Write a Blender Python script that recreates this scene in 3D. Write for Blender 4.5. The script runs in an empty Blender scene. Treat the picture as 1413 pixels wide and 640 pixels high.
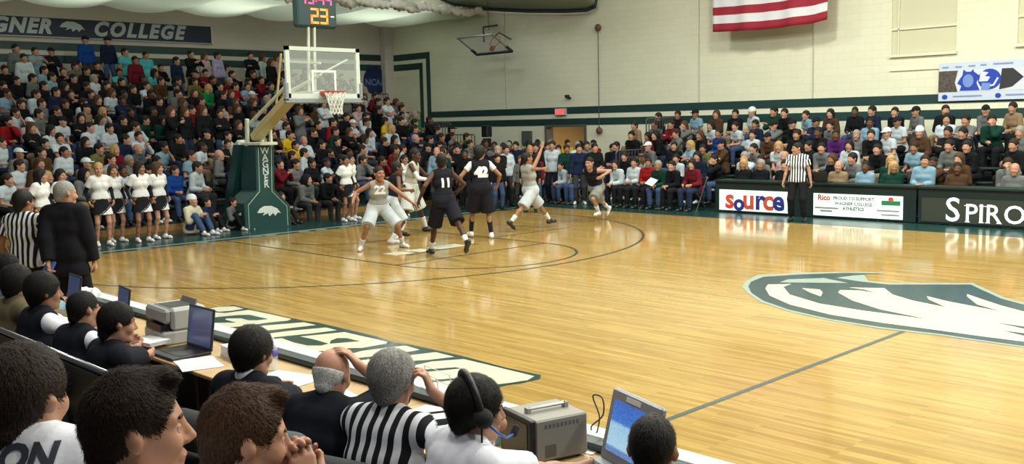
import bpy, math, random
import numpy as np
from mathutils import Matrix, Vector
random.seed(7)
SC = bpy.context.scene
COL = SC.collection
PI = math.pi
# ------------------------------------------------------------------ materials
_M = {}
def nt_new(name):
    m = bpy.data.materials.new(name); m.use_nodes = True
    n = m.node_tree; b = n.nodes['Principled BSDF']
    return m, n, b
def lnk(n, a, b): n.links.new(a, b)
def mat(name, col, rough=.6, metal=0., spec=.5, bump=0., bscale=60., emit=None, es=0., sss=0., coat=0., noise=0., nscale=8., alpha=1., trans=0., ior=1.45):
    if name in _M: return _M[name]
    m, n, b = nt_new(name)
    b.inputs['Base Color'].default_value = (*col, 1)
    b.inputs['Roughness'].default_value = rough
    b.inputs['Metallic'].default_value = metal
    b.inputs['Specular IOR Level'].default_value = spec
    b.inputs['Coat Weight'].default_value = coat
    b.inputs['IOR'].default_value = ior
    if trans: b.inputs['Transmission Weight'].default_value = trans
    if alpha < 1: b.inputs['Alpha'].default_value = alpha
    if sss:
        b.inputs['Subsurface Weight'].default_value = sss
        b.inputs['Subsurface Radius'].default_value = (.012, .005, .003)
        b.inputs['Subsurface Scale'].default_value = 1.
    if emit:
        b.inputs['Emission Color'].default_value = (*emit, 1)
        b.inputs['Emission Strength'].default_value = es
    if noise or bump:
        tc = n.nodes.new('ShaderNodeTexCoord')
    if noise:
        t = n.nodes.new('ShaderNodeTexNoise'); t.inputs['Scale'].default_value = nscale; t.inputs['Detail'].default_value = 4
        lnk(n, tc.outputs['Object'], t.inputs['Vector'])
        r = n.nodes.new('ShaderNodeMapRange'); r.inputs['From Min'].default_value = .3; r.inputs['From Max'].default_value = .7
        r.inputs['To Min'].default_value = 1 - noise; r.inputs['To Max'].default_value = 1 + noise
        lnk(n, t.outputs['Fac'], r.inputs['Value'])
        mx = n.nodes.new('ShaderNodeVectorMath'); mx.operation = 'SCALE'
        mx.inputs[0].default_value = col; lnk(n, r.outputs['Result'], mx.inputs['Scale'])
        lnk(n, mx.outputs[0], b.inputs['Base Color'])
    if bump:
        t = n.nodes.new('ShaderNodeTexNoise'); t.inputs['Scale'].default_value = bscale; t.inputs['Detail'].default_value = 3
        lnk(n, tc.outputs['Object'], t.inputs['Vector'])
        bp = n.nodes.new('ShaderNodeBump'); bp.inputs['Strength'].default_value = bump; bp.inputs['Distance'].default_value = .01
        lnk(n, t.outputs['Fac'], bp.inputs['Height']); lnk(n, bp.outputs['Normal'], b.inputs['Normal'])
    _M[name] = m
    return m
def cloth(name, col): return mat('cloth_' + name, col, rough=.9, spec=.15, bump=.5, bscale=14., noise=.12, nscale=9.)
def skin(name, col): return mat('skin_' + name, col, rough=.5, spec=.35, sss=.15, noise=.08, nscale=20.)
def hairm(name, col, sx=1.):
    k = 'hair_' + name
    if k in _M: return _M[k]
    m, n, b = nt_new(k)
    b.inputs['Roughness'].default_value = .6; b.inputs['Specular IOR Level'].default_value = .22
    tc = n.nodes.new('ShaderNodeTexCoord'); mp = n.nodes.new('ShaderNodeMapping'); mp.inputs['Scale'].default_value = (55, 330, 150)
    lnk(n, tc.outputs['Object'], mp.inputs['Vector'])
    t = n.nodes.new('ShaderNodeTexNoise'); t.inputs['Scale'].default_value = 1.; t.inputs['Detail'].default_value = 3
    lnk(n, mp.outputs[0], t.inputs['Vector'])
    r = n.nodes.new('ShaderNodeValToRGB')
    r.color_ramp.elements[0].position = .35; r.color_ramp.elements[1].position = .7
    r.color_ramp.elements[0].color = (*[c * .55 for c in col], 1); r.color_ramp.elements[1].color = (*[min(1, c * 1.5) for c in col], 1)
    lnk(n, t.outputs['Fac'], r.inputs['Fac']); lnk(n, r.outputs['Color'], b.inputs['Base Color'])
    bp = n.nodes.new('ShaderNodeBump'); bp.inputs['Strength'].default_value = .8; bp.inputs['Distance'].default_value = .004
    lnk(n, t.outputs['Fac'], bp.inputs['Height']); lnk(n, bp.outputs['Normal'], b.inputs['Normal'])
    _M[k] = m
    return m
# ------------------------------------------------------------------ objects
def tag(o, label=None, cat=None, group=None, kind=None):
    if label: o['label'] = label
    if cat: o['category'] = cat
    if group: o['group'] = group
    if kind: o['kind'] = kind
    return o
def empty(name, label, cat, loc=(0, 0, 0), rz=0., group=None):
    o = bpy.data.objects.new(name, None); COL.objects.link(o)
    o.location = loc; o.rotation_euler = (0, 0, rz); o.empty_display_size = .1
    return tag(o, label, cat, group)
def link(name, me, m=None, parent=None, loc=None, rot=None, objmat=False):
    o = bpy.data.objects.new(name, me); COL.objects.link(o)
    if m is not None:
        if len(me.materials) == 0: me.materials.append(m)
        if objmat:
            o.material_slots[0].link = 'OBJECT'; o.material_slots[0].material = m
    if parent is not None: o.parent = parent
    if loc is not None: o.location = loc
    if rot is not None: o.rotation_euler = rot
    return o
class MB:
    """collects shapes into one mesh; a transform can be set"""
    def __init__(s): s.v = []; s.f = []; s.mi = []; s.cur = 0; s.M = Matrix.Identity(4)
    def add(s, vs, fs):
        n = len(s.v); s.v += [tuple(s.M @ Vector(v)) for v in vs]
        s.f += [tuple(i + n for i in f) for f in fs]; s.mi += [s.cur] * len(fs); return s
    def box(s, lo, hi, bev=0.):
        x0, y0, z0 = lo; x1, y1, z1 = hi
        if not bev:
            return s.add([(x0,y0,z0),(x1,y0,z0),(x1,y1,z0),(x0,y1,z0),(x0,y0,z1),(x1,y0,z1),(x1,y1,z1),(x0,y1,z1)],
                [(0,3,2,1),(4,5,6,7),(0,1,5,4),(1,2,6,5),(2,3,7,6),(3,0,4,7)])
        b = bev
        def ring(z, i): return [(x0+i,y0+b,z),(x0+b,y0+i,z),(x1-b,y0+i,z),(x1-i,y0+b,z),(x1-i,y1-b,z),(x1-b,y1-i,z),(x0+b,y1-i,z),(x0+i,y1-b,z)]
        vs = [(x0+b,y0+b,z0),(x0+b,y0+b,z0),(x1-b,y0+b,z0),(x1-b,y0+b,z0),(x1-b,y1-b,z0),(x1-b,y1-b,z0),(x0+b,y1-b,z0),(x0+b,y1-b,z0)]
        top = [(v[0], v[1], z1) for v in vs]
        rings = [ring(z0+b, 0), ring(z1-b, 0)]
        V = [vs[0], vs[2], vs[4], vs[6]] + rings[0] + rings[1] + [top[0], top[2], top[4], top[6]]
        F = [(3,2,1,0), (20,21,22,23)]
        for k in range(8):
            k2 = (k+1) % 8
            F.append((4+k, 4+k2, 12+k2, 12+k))
        for k in range(4):
            a, c = 4+2*k, 4+2*k+1; F.append((k, c, a))
            F.append((k, (k+1) % 4, 4+(2*k+2) % 8, c))
            a, c = 12+2*k, 12+2*k+1; F.append((20+k, a, c))
            F.append((20+k, c, 12+(2*k+2) % 8, 20+(k+1) % 4))
        return s.add(V, F)
    def tube(s, pts, r, seg=8, cap=True, closed=False):
        pts = [Vector(p) for p in pts]; n = len(pts)
        rr = r if isinstance(r, (list, tuple)) else [r] * n
        up = None; vs = []
        for i, p in enumerate(pts):
            if closed: d = pts[(i+1) % n] - pts[i-1]
            else: d = pts[min(i+1, n-1)] - pts[max(i-1, 0)]
            d.normalize()
            if up is None: up = Vector((0, 0, 1)) if abs(d.z) < .9 else Vector((1, 0, 0))
            a = d.cross(up)
            if a.length < 1e-4: a = d.cross(Vector((0, 1, 0)))
            a.normalize(); up = a.cross(d).normalized()
            vs += [tuple(p + (a * math.cos(t) + up * math.sin(t)) * rr[i]) for t in [2*PI*k/seg for k in range(seg)]]
        fs = []
        for i in range(n if closed else n-1):
            j = (i+1) % n
            fs += [(i*seg+k, i*seg+(k+1) % seg, j*seg+(k+1) % seg, j*seg+k) for k in range(seg)]
        if cap and not closed: fs += [tuple(range(seg))[::-1], tuple((n-1)*seg+k for k in range(seg))]
        return s.add(vs, fs)
    def lathe(s, prof, seg=16, axis='z', c=(0, 0, 0)):
        vs = []; fs = []
        for r, z in prof:
            for k in range(seg):
                t = 2*PI*k/seg; v = (r*math.cos(t), r*math.sin(t), z)
                if axis == 'x': v = (v[2], v[0], v[1])
                if axis == 'y': v = (v[1], v[2], v[0])
                vs.append((v[0]+c[0], v[1]+c[1], v[2]+c[2]))
        for i in range(len(prof)-1):
            fs += [(i*seg+k, i*seg+(k+1) % seg, (i+1)*seg+(k+1) % seg, (i+1)*seg+k) for k in range(seg)]
        fs += [tuple(range(seg))[::-1], tuple((len(prof)-1)*seg+k for k in range(seg))]
        return s.add(vs, fs)
    def prism(s, poly, z0, z1):
        """poly in xy extruded in z"""
        n = len(poly)
        vs = [(p[0], p[1], z0) for p in poly] + [(p[0], p[1], z1) for p in poly]
        return s.add(vs, [tuple(range(n))[::-1], tuple(range(n, 2*n))] + [(i, (i+1) % n, n+(i+1) % n, n+i) for i in range(n)])
    def mesh(s, name='m', smooth=False):
        me = bpy.data.meshes.new(name); me.from_pydata(s.v, [], s.f)
        me.polygons.foreach_set('material_index', s.mi)
        if smooth: me.polygons.foreach_set('use_smooth', [True] * len(s.f))
        me.update(); return me
    def build(s, name, m, parent=None, smooth=False, loc=None, rot=None):
        me = s.mesh(name, smooth)
        ms = m if isinstance(m, (list, tuple)) else [m]
        for x in ms: me.materials.append(x)
        return link(name, me, None, parent, loc, rot)
def frame(org, ex, ey, ez):
    M = Matrix.Identity(4)
    for i, e in enumerate((ex, ey, ez)):
        e = Vector(e)
        for j in range(3): M[j][i] = e[j]
    for j in range(3): M[j][3] = org[j]
    return M
def text_mesh(s, size, depth=.0, bold=0., shear=0., align='CENTER', space=1.):
    c = bpy.data.curves.new('t', 'FONT'); c.body = s; c.size = size; c.extrude = depth; c.offset = bold; c.shear = shear
    c.align_x = align; c.align_y = 'CENTER'; c.space_character = space; c.resolution_u = 3
    o = bpy.data.objects.new('t', c); COL.objects.link(o)
    dg = bpy.context.evaluated_depsgraph_get(); dg.update()
    me = bpy.data.meshes.new_from_object(o.evaluated_get(dg))
    bpy.data.objects.remove(o); me.materials.clear()
    return me
def text(name, s, size, m, M, parent=None, **k):
    me = text_mesh(s, size, **k); me.transform(M); me.materials.append(m)
    return link(name, me, None, parent)
# ------------------------------------------------------------------ organic surfaces: smooth-blended solids meshed on a grid
def A(*a): return np.array(a, float)
def nrm(v): return v / (np.linalg.norm(v) + 1e-12)
def cap(a, b, ra, rb=None, k=.03, cut=None, tag=0): return ('c', A(*a), A(*b), ra, ra if rb is None else rb, k, cut, tag)
def ell(c, r, R=None, k=.03, cut=None, tag=0): return ('e', A(*c), np.eye(3) if R is None else R, A(*r), k, cut, tag)
def sub(p): return ('-',) + p
def grow(ps, d):
    o = []
    for p in ps:
        if p[0] == 'c': o.append(p[:3] + (p[3]+d, p[4]+d) + p[5:])
        elif p[0] == 'e': o.append(p[:3] + (p[3]+d,) + p[4:])
        else: o.append(p)
    return o
def _dist(p, X, Y, Z):
    if p[0] == 'c':
        _, a, b, ra, rb = p[:5]; ab = b - a; L = ab @ ab + 1e-12
        x = X - a[0]; y = Y - a[1]; z = Z - a[2]
        t = np.clip((x*ab[0] + y*ab[1] + z*ab[2]) / L, 0, 1)
        d = np.sqrt((x-t*ab[0])**2 + (y-t*ab[1])**2 + (z-t*ab[2])**2) - (ra + (rb-ra)*t)
        cut = p[6]
    else:
        _, c, R, r = p[:4]; x = X - c[0]; y = Y - c[1]; z = Z - c[2]
        u = [(x*R[i][0] + y*R[i][1] + z*R[i][2]) for i in range(3)]
        k0 = np.sqrt(sum((u[i]/r[i])**2 for i in range(3))) + 1e-9
        k1 = np.sqrt(sum((u[i]/r[i]**2)**2 for i in range(3))) + 1e-9
        d = k0*(k0-1)/k1
        cut = p[5]
    if cut:
        for q, n in cut: d = np.maximum(d, (X-q[0])*n[0] + (Y-q[1])*n[1] + (Z-q[2])*n[2])
    return d
def _bb(p):
    if p[0] == 'c': return np.minimum(p[1]-p[3], p[2]-p[4]), np.maximum(p[1]+p[3], p[2]+p[4])
    m = max(p[3]); return p[1]-m, p[1]+m
def axis_pts(lo, hi, h, fine):
    out = [lo]; x = lo
    while x < hi:
        s = h
        for a, b, hf in fine:
            if a <= x <= b: s = min(s, hf)
        x += s; out.append(x)
    return np.array(out)
def solid(prims, h=.012, fine=(), noise=None, planes=()):
    pos = [p for p in prims if p[0] != '-']
    lo = np.min([_bb(p)[0] for p in pos], 0) - 2.5*h; hi = np.max([_bb(p)[1] for p in pos], 0) + 2.5*h
    ax = [axis_pts(lo[i], hi[i], h, [(f[0][i], f[1][i], f[2]) for f in fine]) for i in range(3)]
    F = np.full([len(a) for a in ax], .2, np.float32)
    for p in prims:
        neg = p[0] == '-'
        q = p[1:] if neg else p
        k = q[5] if q[0] == 'c' else q[4]
        l, u = _bb(q); m = k + 2*h; l = l - m; u = u + m
        ix = [slice(max(0, int(np.searchsorted(ax[i], l[i]))-1), int(np.searchsorted(ax[i], u[i]))+1) for i in range(3)]
        g = F[ix[0], ix[1], ix[2]]
        if g.size == 0: continue
        d = _dist(q, ax[0][ix[0]][:, None, None], ax[1][ix[1]][None, :, None], ax[2][ix[2]][None, None, :]).astype(np.float32)
        if neg:
            d = -d; hh = np.maximum(k - np.abs(g-d), 0)/k; g[...] = np.maximum(g, d) + hh*hh*k*.25
        else:
            hh = np.maximum(k - np.abs(g-d), 0)/k; g[...] = np.minimum(g, d) - hh*hh*k*.25
    for q, n in planes:
        F = np.maximum(F, ((ax[0]-q[0])*n[0])[:, None, None] + ((ax[1]-q[1])*n[1])[None, :, None] + ((ax[2]-q[2])*n[2])[None, None, :])
    if noise: F = F + noise(ax[0][:, None, None], ax[1][None, :, None], ax[2][None, None, :]).astype(np.float32)
    F[F == 0] = 1e-6
    for s in (0, -1): F[s] = .2; F[:, s] = .2; F[:, :, s] = .2
    S = F < 0
    nx, ny, nz = F.shape
    cnt = np.zeros((nx-1, ny-1, nz-1), np.int16)
    acc = np.zeros((nx-1, ny-1, nz-1, 3), np.float32); num = np.zeros((nx-1, ny-1, nz-1), np.int16)
    faces = []
    edge = []
    for a in range(3):
        s0 = [slice(None)]*3; s1 = [slice(None)]*3; s0[a] = slice(0, -1); s1[a] = slice(1, None)
        I = np.argwhere(S[tuple(s0)] != S[tuple(s1)])
        f0 = F[I[:, 0], I[:, 1], I[:, 2]]; J = I.copy(); J[:, a] += 1; f1 = F[J[:, 0], J[:, 1], J[:, 2]]
        t = f0/(f0-f1)
        P = np.stack([ax[i][I[:, i]] for i in range(3)], 1); P[:, a] += t*(ax[a][J[:, a]]-ax[a][I[:, a]])
        b, c = (a+1) % 3, (a+2) % 3
        cells = []
        for db, dc in ((0, 0), (-1, 0), (-1, -1), (0, -1)):
            K = I.copy(); K[:, b] += db; K[:, c] += dc
            cells.append(K); id_ = (K[:, 0]*(ny-1) + K[:, 1])*(nz-1) + K[:, 2]
            np.add.at(acc.reshape(-1, 3), id_, P); np.add.at(num.reshape(-1), id_, 1)
            K = id_; cells[-1] = id_
        Q = np.stack(cells, 1); flip = f0 > 0
        Q[flip] = Q[flip][:, ::-1]
        faces.append(Q)
    ids = np.flatnonzero(num.reshape(-1)); V = acc.reshape(-1, 3)[ids] / num.reshape(-1)[ids][:, None]
    mp = np.full(num.size, -1, np.int64); mp[ids] = np.arange(len(ids))
    return V, mp[np.concatenate(faces)]
def to_mesh(V, Q, name='s'):
    me = bpy.data.meshes.new(name); me.vertices.add(len(V)); me.vertices.foreach_set('co', V.astype(np.float32).ravel())
    me.loops.add(Q.size); me.loops.foreach_set('vertex_index', Q.ravel().astype(np.int32))
    me.polygons.add(len(Q)); me.polygons.foreach_set('loop_start', np.arange(0, Q.size, 4, dtype=np.int32))
    me.polygons.foreach_set('use_smooth', np.ones(len(Q), bool))
    me.update(calc_edges=True); return me
def blob(prims, h=.012, name='s', **k): return to_mesh(*solid(prims, h, **k), name=name)
def Rz(a): c, s = math.cos(a), math.sin(a); return np.array([[c, -s, 0], [s, c, 0], [0, 0, 1]])
def Ry(a): c, s = math.cos(a), math.sin(a); return np.array([[c, 0, s], [0, 1, 0], [-s, 0, c]])
def Rx(a): c, s = math.cos(a), math.sin(a); return np.array([[1, 0, 0], [0, c, -s], [0, s, c]])
D = math.radians
def ik(a, t, l1, l2, pole):
    d = t - a; L = np.linalg.norm(d); u = d/L; L = min(L, (l1+l2)*.999)
    c = (l1*l1 + L*L - l2*l2)/(2*l1*L); c = max(-1, min(1, c)); s = math.sqrt(1-c*c)
    p = nrm(pole - u*(pole @ u)); return a + u*l1*c + p*l1*s, a + u*L
# head prims in the head frame (x forward, y left, z up)
def head_prims(fem=0, big=1.):
    P = [ell((-.016, 0, .030), (.098, .079, .092), k=.02), ell((.022, 0, -.022), (.072, .064, .094), k=.03),
         cap((.005, .040, -.065), (.062, .016, -.098), .026, .020, k=.03), cap((.005, -.040, -.065), (.062, -.016, -.098), .026, .020, k=.03),
         cap((.074, -.008, -.100), (.074, .008, -.100), .017, k=.02),
         cap((.074, .012, .026), (.068, .046, .024), .014, .011, k=.014), cap((.074, -.012, .026), (.068, -.046, .024), .014, .011, k=.014),
         cap((.084, 0, .018), (.112, 0, -.026), .0085, .0115, k=.014), cap((.100, .011, -.033), (.100, -.011, -.033), .009, k=.01),
         ell((.058, .040, -.028), (.03, .026, .03), k=.02), ell((.058, -.040, -.028), (.03, .026, .03), k=.02),
         sub(ell((.096, .032, .002), (.018, .015, .012), k=.014)), sub(ell((.096, -.032, .002), (.018, .015, .012), k=.014)),
         cap((.088, -.017, -.066), (.088, .017, -.066), .0085, k=.012), cap((.088, 0, -.066), (.094, 0, -.063), .008, k=.01), cap((.086, -.012, -.078), (.086, .012, -.078), .008, k=.01)]
    for s in (1, -1):
        P += [ell((-.012, s*.083, -.004), (.017, .008, .031), Rz(s*D(-25)) @ Ry(D(12)), k=.012), sub(ell((-.004, s*.091, 0), (.009, .006, .017), k=.006)),
              cap((-.012, s*.074, -.005), (-.008, s*.082, -.005), .014, k=.01)]
    return P
def hair_prims(st):
    if st == 'short':
        P = [ell((-.018, 0, .034), (.110, .090, .104), k=.02), cap((-.055, 0, 0), (-.068, 0, -.062), .058, .046, k=.03)]
        P += [sub(ell((.115, 0, -.040), (.090, .105, .100), k=.012))] + [sub(ell((.018, s*.092, -.055), (.052, .034, .060), k=.01)) for s in (1, -1)]
    elif st == 'quiff':
        P = [ell((-.017, 0, .033), (.103, .085, .098), k=.02), cap((-.055, 0, 0), (-.064, 0, -.050), .052, .042, k=.03),
             cap((-.03, 0, .104), (.055, .01, .106), .028, .024, k=.03), cap((.045, .035, .098), (.064, -.025, .110), .020, .016, k=.025)]
        P += [sub(ell((.122, 0, -.025), (.098, .130, .108), k=.010))] + [sub(ell((.014, s*.092, -.050), (.046, .036, .062), k=.01)) for s in (1, -1)]
    elif st == 'crop':
        P = [ell((-.018, 0, .032), (.103, .083, .097), k=.02), cap((-.05, 0, 0), (-.066, 0, -.05), .052, .042, k=.03)]
        P += [sub(ell((.115, 0, -.042), (.092, .105, .098), k=.012))] + [sub(ell((.022, s*.092, -.055), (.052, .034, .062), k=.01)) for s in (1, -1)]
    elif st == 'full':
        P = [ell((-.025, 0, .038), (.118, .102, .112), k=.02), cap((-.06, 0, 0), (-.064, 0, -.052), .062, .050, k=.04)]
        P += [sub(ell((.125, 0, -.035), (.092, .110, .098), k=.012))] + [sub(ell((.034, s*.10, -.060), (.040, .034, .055), k=.01)) for s in (1, -1)]
    elif st == 'fringe':
        P = [ell((-.018, 0, .018), (.101, .084, .090), k=.02), cap((-.055, 0, -.01), (-.062, 0, -.060), .052, .042, k=.03), sub(ell((.0, 0, .15), (.20, .16, .158), k=.006))]
        P += [sub(ell((.115, 0, -.040), (.105, .105, .115), k=.012))] + [sub(ell((.018, s*.092, -.055), (.045, .03, .055), k=.01)) for s in (1, -1)]
    elif st == 'long':
        P = [ell((-.020, 0, .036), (.112, .094, .106), k=.02), cap((-.05, .03, -.02), (-.075, .045, -.22), .065, .05, k=.04), cap((-.05, -.03, -.02), (-.075, -.045, -.22), .065, .05, k=.04),
             cap((-.01, .078, .02), (.0, .085, -.16), .026, .02, k=.03), cap((-.01, -.078, .02), (.0, -.085, -.16), .026, .02, k=.03)]
        P += [sub(ell((.118, 0, -.045), (.098, .070, .112), k=.012))]
    elif st == 'pony':
        P = [ell((-.018, 0, .034), (.107, .087, .101), k=.02), cap((-.1, 0, .05), (-.15, 0, .0), .035, .04, k=.02), cap((-.15, 0, .0), (-.14, 0, -.16), .04, .015, k=.02)]
        P += [sub(ell((.115, 0, -.040), (.090, .105, .100), k=.012))] + [sub(ell((.010, s*.092, -.06), (.052, .034, .060), k=.01)) for s in (1, -1)]
    elif st == 'afro':
        P = [ell((-.025, 0, .05), (.135, .125, .125), k=.02), cap((-.05, 0, -.02), (-.06, 0, -.07), .075, .06, k=.03), sub(ell((.13, 0, -.045), (.098, .110, .105), k=.012))]
    elif st == 'cap':
        P = [ell((-.012, 0, .040), (.112, .092, .098), k=.02, cut=[((0, 0, .030), (0.12, 0, -1))]), ell((.112, 0, .042), (.075, .066, .012), Ry(D(8)), k=.015)]
    elif st == 'beanie':
        P = [ell((-.014, 0, .045), (.112, .094, .105), k=.02, cut=[((0, 0, .022), (0.1, 0, -1))]), ell((-.014, 0, .036), (.116, .098, .024), Ry(D(-6)), k=.01)]
    elif st == 'hood':
        P = [ell((-.035, 0, .02), (.125, .112, .125), k=.03), cap((-.06, 0, -.05), (-.07, 0, -.14), .10, .10, k=.05), sub(ell((.12, 0, -.03), (.11, .075, .105), k=.02))]
    return P
def place(prims, c, R, s=1.):
    """prims in a frame -> figure space; R columns = axes"""
    o = []
    for p in prims:
        neg = p[0] == '-'; q = p[1:] if neg else p
        T = lambda v: c + R @ (np.asarray(v)*s)
        if q[0] == 'c':
            ct = [(T(a), R @ np.asarray(n, float)) for a, n in q[6]] if q[6] else None
            q = ('c', T(q[1]), T(q[2]), q[3]*s, q[4]*s, q[5]*s, ct, q[7])
        else:
            ct = [(T(a), R @ np.asarray(n, float)) for a, n in q[5]] if q[5] else None
            q = ('e', T(q[1]), q[2] @ R.T, q[3]*s, q[4]*s, ct, q[6])
        o.append((('-',) + q) if neg else q)
    return o
def hand_prims(w, d, n, side, curl=30, spread=1., rr=1., thumb=35, tag=0):
    """w wrist, d direction, n palm normal; side +1 left hand, -1 right"""
    d = nrm(d); n = nrm(n - d*(n @ d)); t = np.cross(n, d)*(-side)*1.0
    t = nrm(t)
    P = []
    cs = math.radians(curl)
    for i, (o, L) in enumerate(((.027, .070), (.009, .078), (-.009, .072), (-.026, .057))):
        k0 = w + d*(.082 - abs(i-1)*.004) + t*o*spread
        P.append(cap(w + d*.012 + t*o*.55, k0, .0145*rr, .0105*rr, k=.012))
        a = cs*(.8 + .08*i); p = k0; dd = d
        for fr, seg in ((.45, 1.), (.30, 1.), (.25, .7)):
            ang = a*seg; dd = nrm(d*math.cos(ang) + n*math.sin(ang) + t*o*1.2*spread) if seg == 1. and fr == .45 else nrm(dd*math.cos(a*.9) + nrm(n - dd*(n @ dd))*math.sin(a*.9) if abs(a) > .02 else dd)
            q = p + dd*L*fr; P.append(cap(p, q, .0088*rr, .0080*rr, k=.004)); p = q
    th = math.radians(thumb)
    b = w + d*.018 + t*.020; q = b + nrm(t*math.sin(th+.2) + d*math.cos(th+.2) + n*.35)*.045
    P += [cap(b, q, .0135*rr, .0105*rr, k=.012), cap(q, q + nrm(t*math.sin(th-.25) + d*math.cos(th-.25) + n*.45)*.034, .0100*rr, .0085*rr, k=.004)]
    return P
def figure(hip=(0, 0, .93), lean=0, side=0, tw=0, head=(0, 0, 0), hl=None, hr=None, fl=None, fr=None, pl=None, pr=None, kl=None, kr=None,
           fem=0, fat=0., hdl=None, hdr=None, curl=(30, 30), hsc=1.08, footyaw=(8, -8), rr=1., neckf=.02, nlen=.062, fpitch=(0, 0), legs=True):
    """returns joints and prim lists for a posed figure; local frame faces +X, left is +Y"""
    Pv = A(*hip); B = Rz(D(tw)) @ Rx(D(side)) @ Ry(D(lean)); f, s, u = B[:, 0], B[:, 1], B[:, 2]
    Bp = Rx(D(side)*.3) @ Ry(D(lean)*.35); ps = Bp[:, 1]
    sh = .170 - .022*fem; J = {'P': Pv, 'f': f, 's': s, 'u': u}
    m = .5*(u + Bp[:, 2])
    C1 = Pv + m*.14; C2 = Pv + m*.14 + u*.15; C3 = Pv + m*.14 + u*.26; N = Pv + m*.14 + u*.345 + f*.0
    w = .012*fat
    TB = [cap(Pv + ps*.072, Pv - ps*.072, .094 + .006*fem + w, k=.03), cap(C1 + s*.050 + f*fat*.03, C1 - s*.050 + f*fat*.03, .085 - .012*fem + w*2.2, k=.04),
          cap(C2 + s*.070 + f*.008, C2 - s*.070 + f*.008, .096 - .012*fem + w, k=.04), cap(C3 + s*.080, C3 - s*.080, .080 - .006*fem + w*.5, k=.03),
          cap(N - u*.040 + s*(sh-.02), N - u*.040 - s*(sh-.02), .046 - .004*fem, k=.03), cap(Pv, C2, .086 + w, k=.03),
          cap(N + u*.015 + s*.02, N - u*.025 + s*.12, .036, k=.03), cap(N + u*.015 - s*.02, N - u*.025 - s*.12, .036, k=.03)]
    if fem: TB += [ell(C2 + u*.02 + f*.065 + s*.052*q, (.048, .048, .048), k=.03) for q in (1, -1)]
    HR = Rz(D(head[0])) @ Ry(D(head[1])) @ Rx(D(head[2]))
    HC = N + nrm(u*.55 + A(0, 0, 1)*.45)*nlen + HR[:, 2]*.088*hsc + (HR[:, 0]*.6 + f*.4)*neckf
    J['H'] = HC; J['HR'] = HR; J['N'] = N; J['hsc'] = hsc
    neck = [cap(N - u*.02, HC - HR[:, 2]*.055*hsc - HR[:, 0]*.018, .056 - .008*fem, .050 - .006*fem, k=.035)]
    skinp = list(TB) + neck + place(head_prims(fem), HC, HR, hsc)
    arms = []; armsL = {}
    for i, (q, T, pole, hd) in enumerate(((1, hl, pl, hdl), (-1, hr, pr, hdr))):
        S = N - u*.045 + s*sh*q
        if T is None: T = S + A(.04, .06*q, -.52)
        T = A(*T); pole = A(*pole) if pole is not None else (-f*.8 + s*q*.5 - u*.5)
        E, W = ik(S, T, .285, .255, pole)
        arms.append((S, E, W)); J['LR'[i]] = (S, E, W)
        d = nrm(W - E)
        hd_d, hd_n = (A(*hd[0]), A(*hd[1])) if hd is not None else (d, -s*q)
        ua = [cap(S, E, .046 - .007*fem, .036 - .004*fem, k=.025, tag=i+1), cap(E, E*.6 + W*.4, .034 - .004*fem, .034 - .004*fem, k=.015, tag=i+1), cap(E*.7 + W*.3, W, .033 - .004*fem, .024 - .002*fem, k=.015, tag=i+1)]
        skinp += ua + hand_prims(W, nrm(hd_d), nrm(hd_n), q, curl[i], rr=rr)
        armsL[i] = ua
    legp = []
    for i, (q, T, pole) in enumerate(((1, fl, kl), (-1, fr, kr))):
        Hj = Pv + ps*.088*q - A(0, 0, .02)
        if T is None: T = A(Pv[0], Pv[1] + .1*q, .085)
        T = A(*T); pole = A(*pole) if pole is not None else A(1, .12*q, .25)
        K, An = ik(Hj, T, .435, .415, pole)
        fy = D(footyaw[i]); fp = D(fpitch[i]); fd = A(math.cos(fy)*math.cos(fp), math.sin(fy)*math.cos(fp), math.sin(fp))
        legp.append((Hj, K, An, fd)); J['lr'[i]] = (Hj, K, An, fd)
        if legs:
            cm = K*.68 + An*.32; bk = nrm(K - An); back = -nrm(fd - bk*(fd @ bk))
            skinp += [cap(Hj, K, .076, .049, k=.03), cap(K, K*.75 + An*.25, .047, .044, k=.02), cap(cm + back*.012, K*.4 + An*.6, .048, .038, k=.03), cap(K*.4 + An*.6, An, .037, .030, k=.02),
                      cap(An - A(0, 0, .035) - fd*.03, An + fd*.11 - A(0, 0, .055) , .034, .026, k=.03)]
    J['skin'] = skinp; J['TB'] = TB; J['arms'] = arms; J['legp'] = legp; J['armp'] = armsL
    return J
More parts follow.
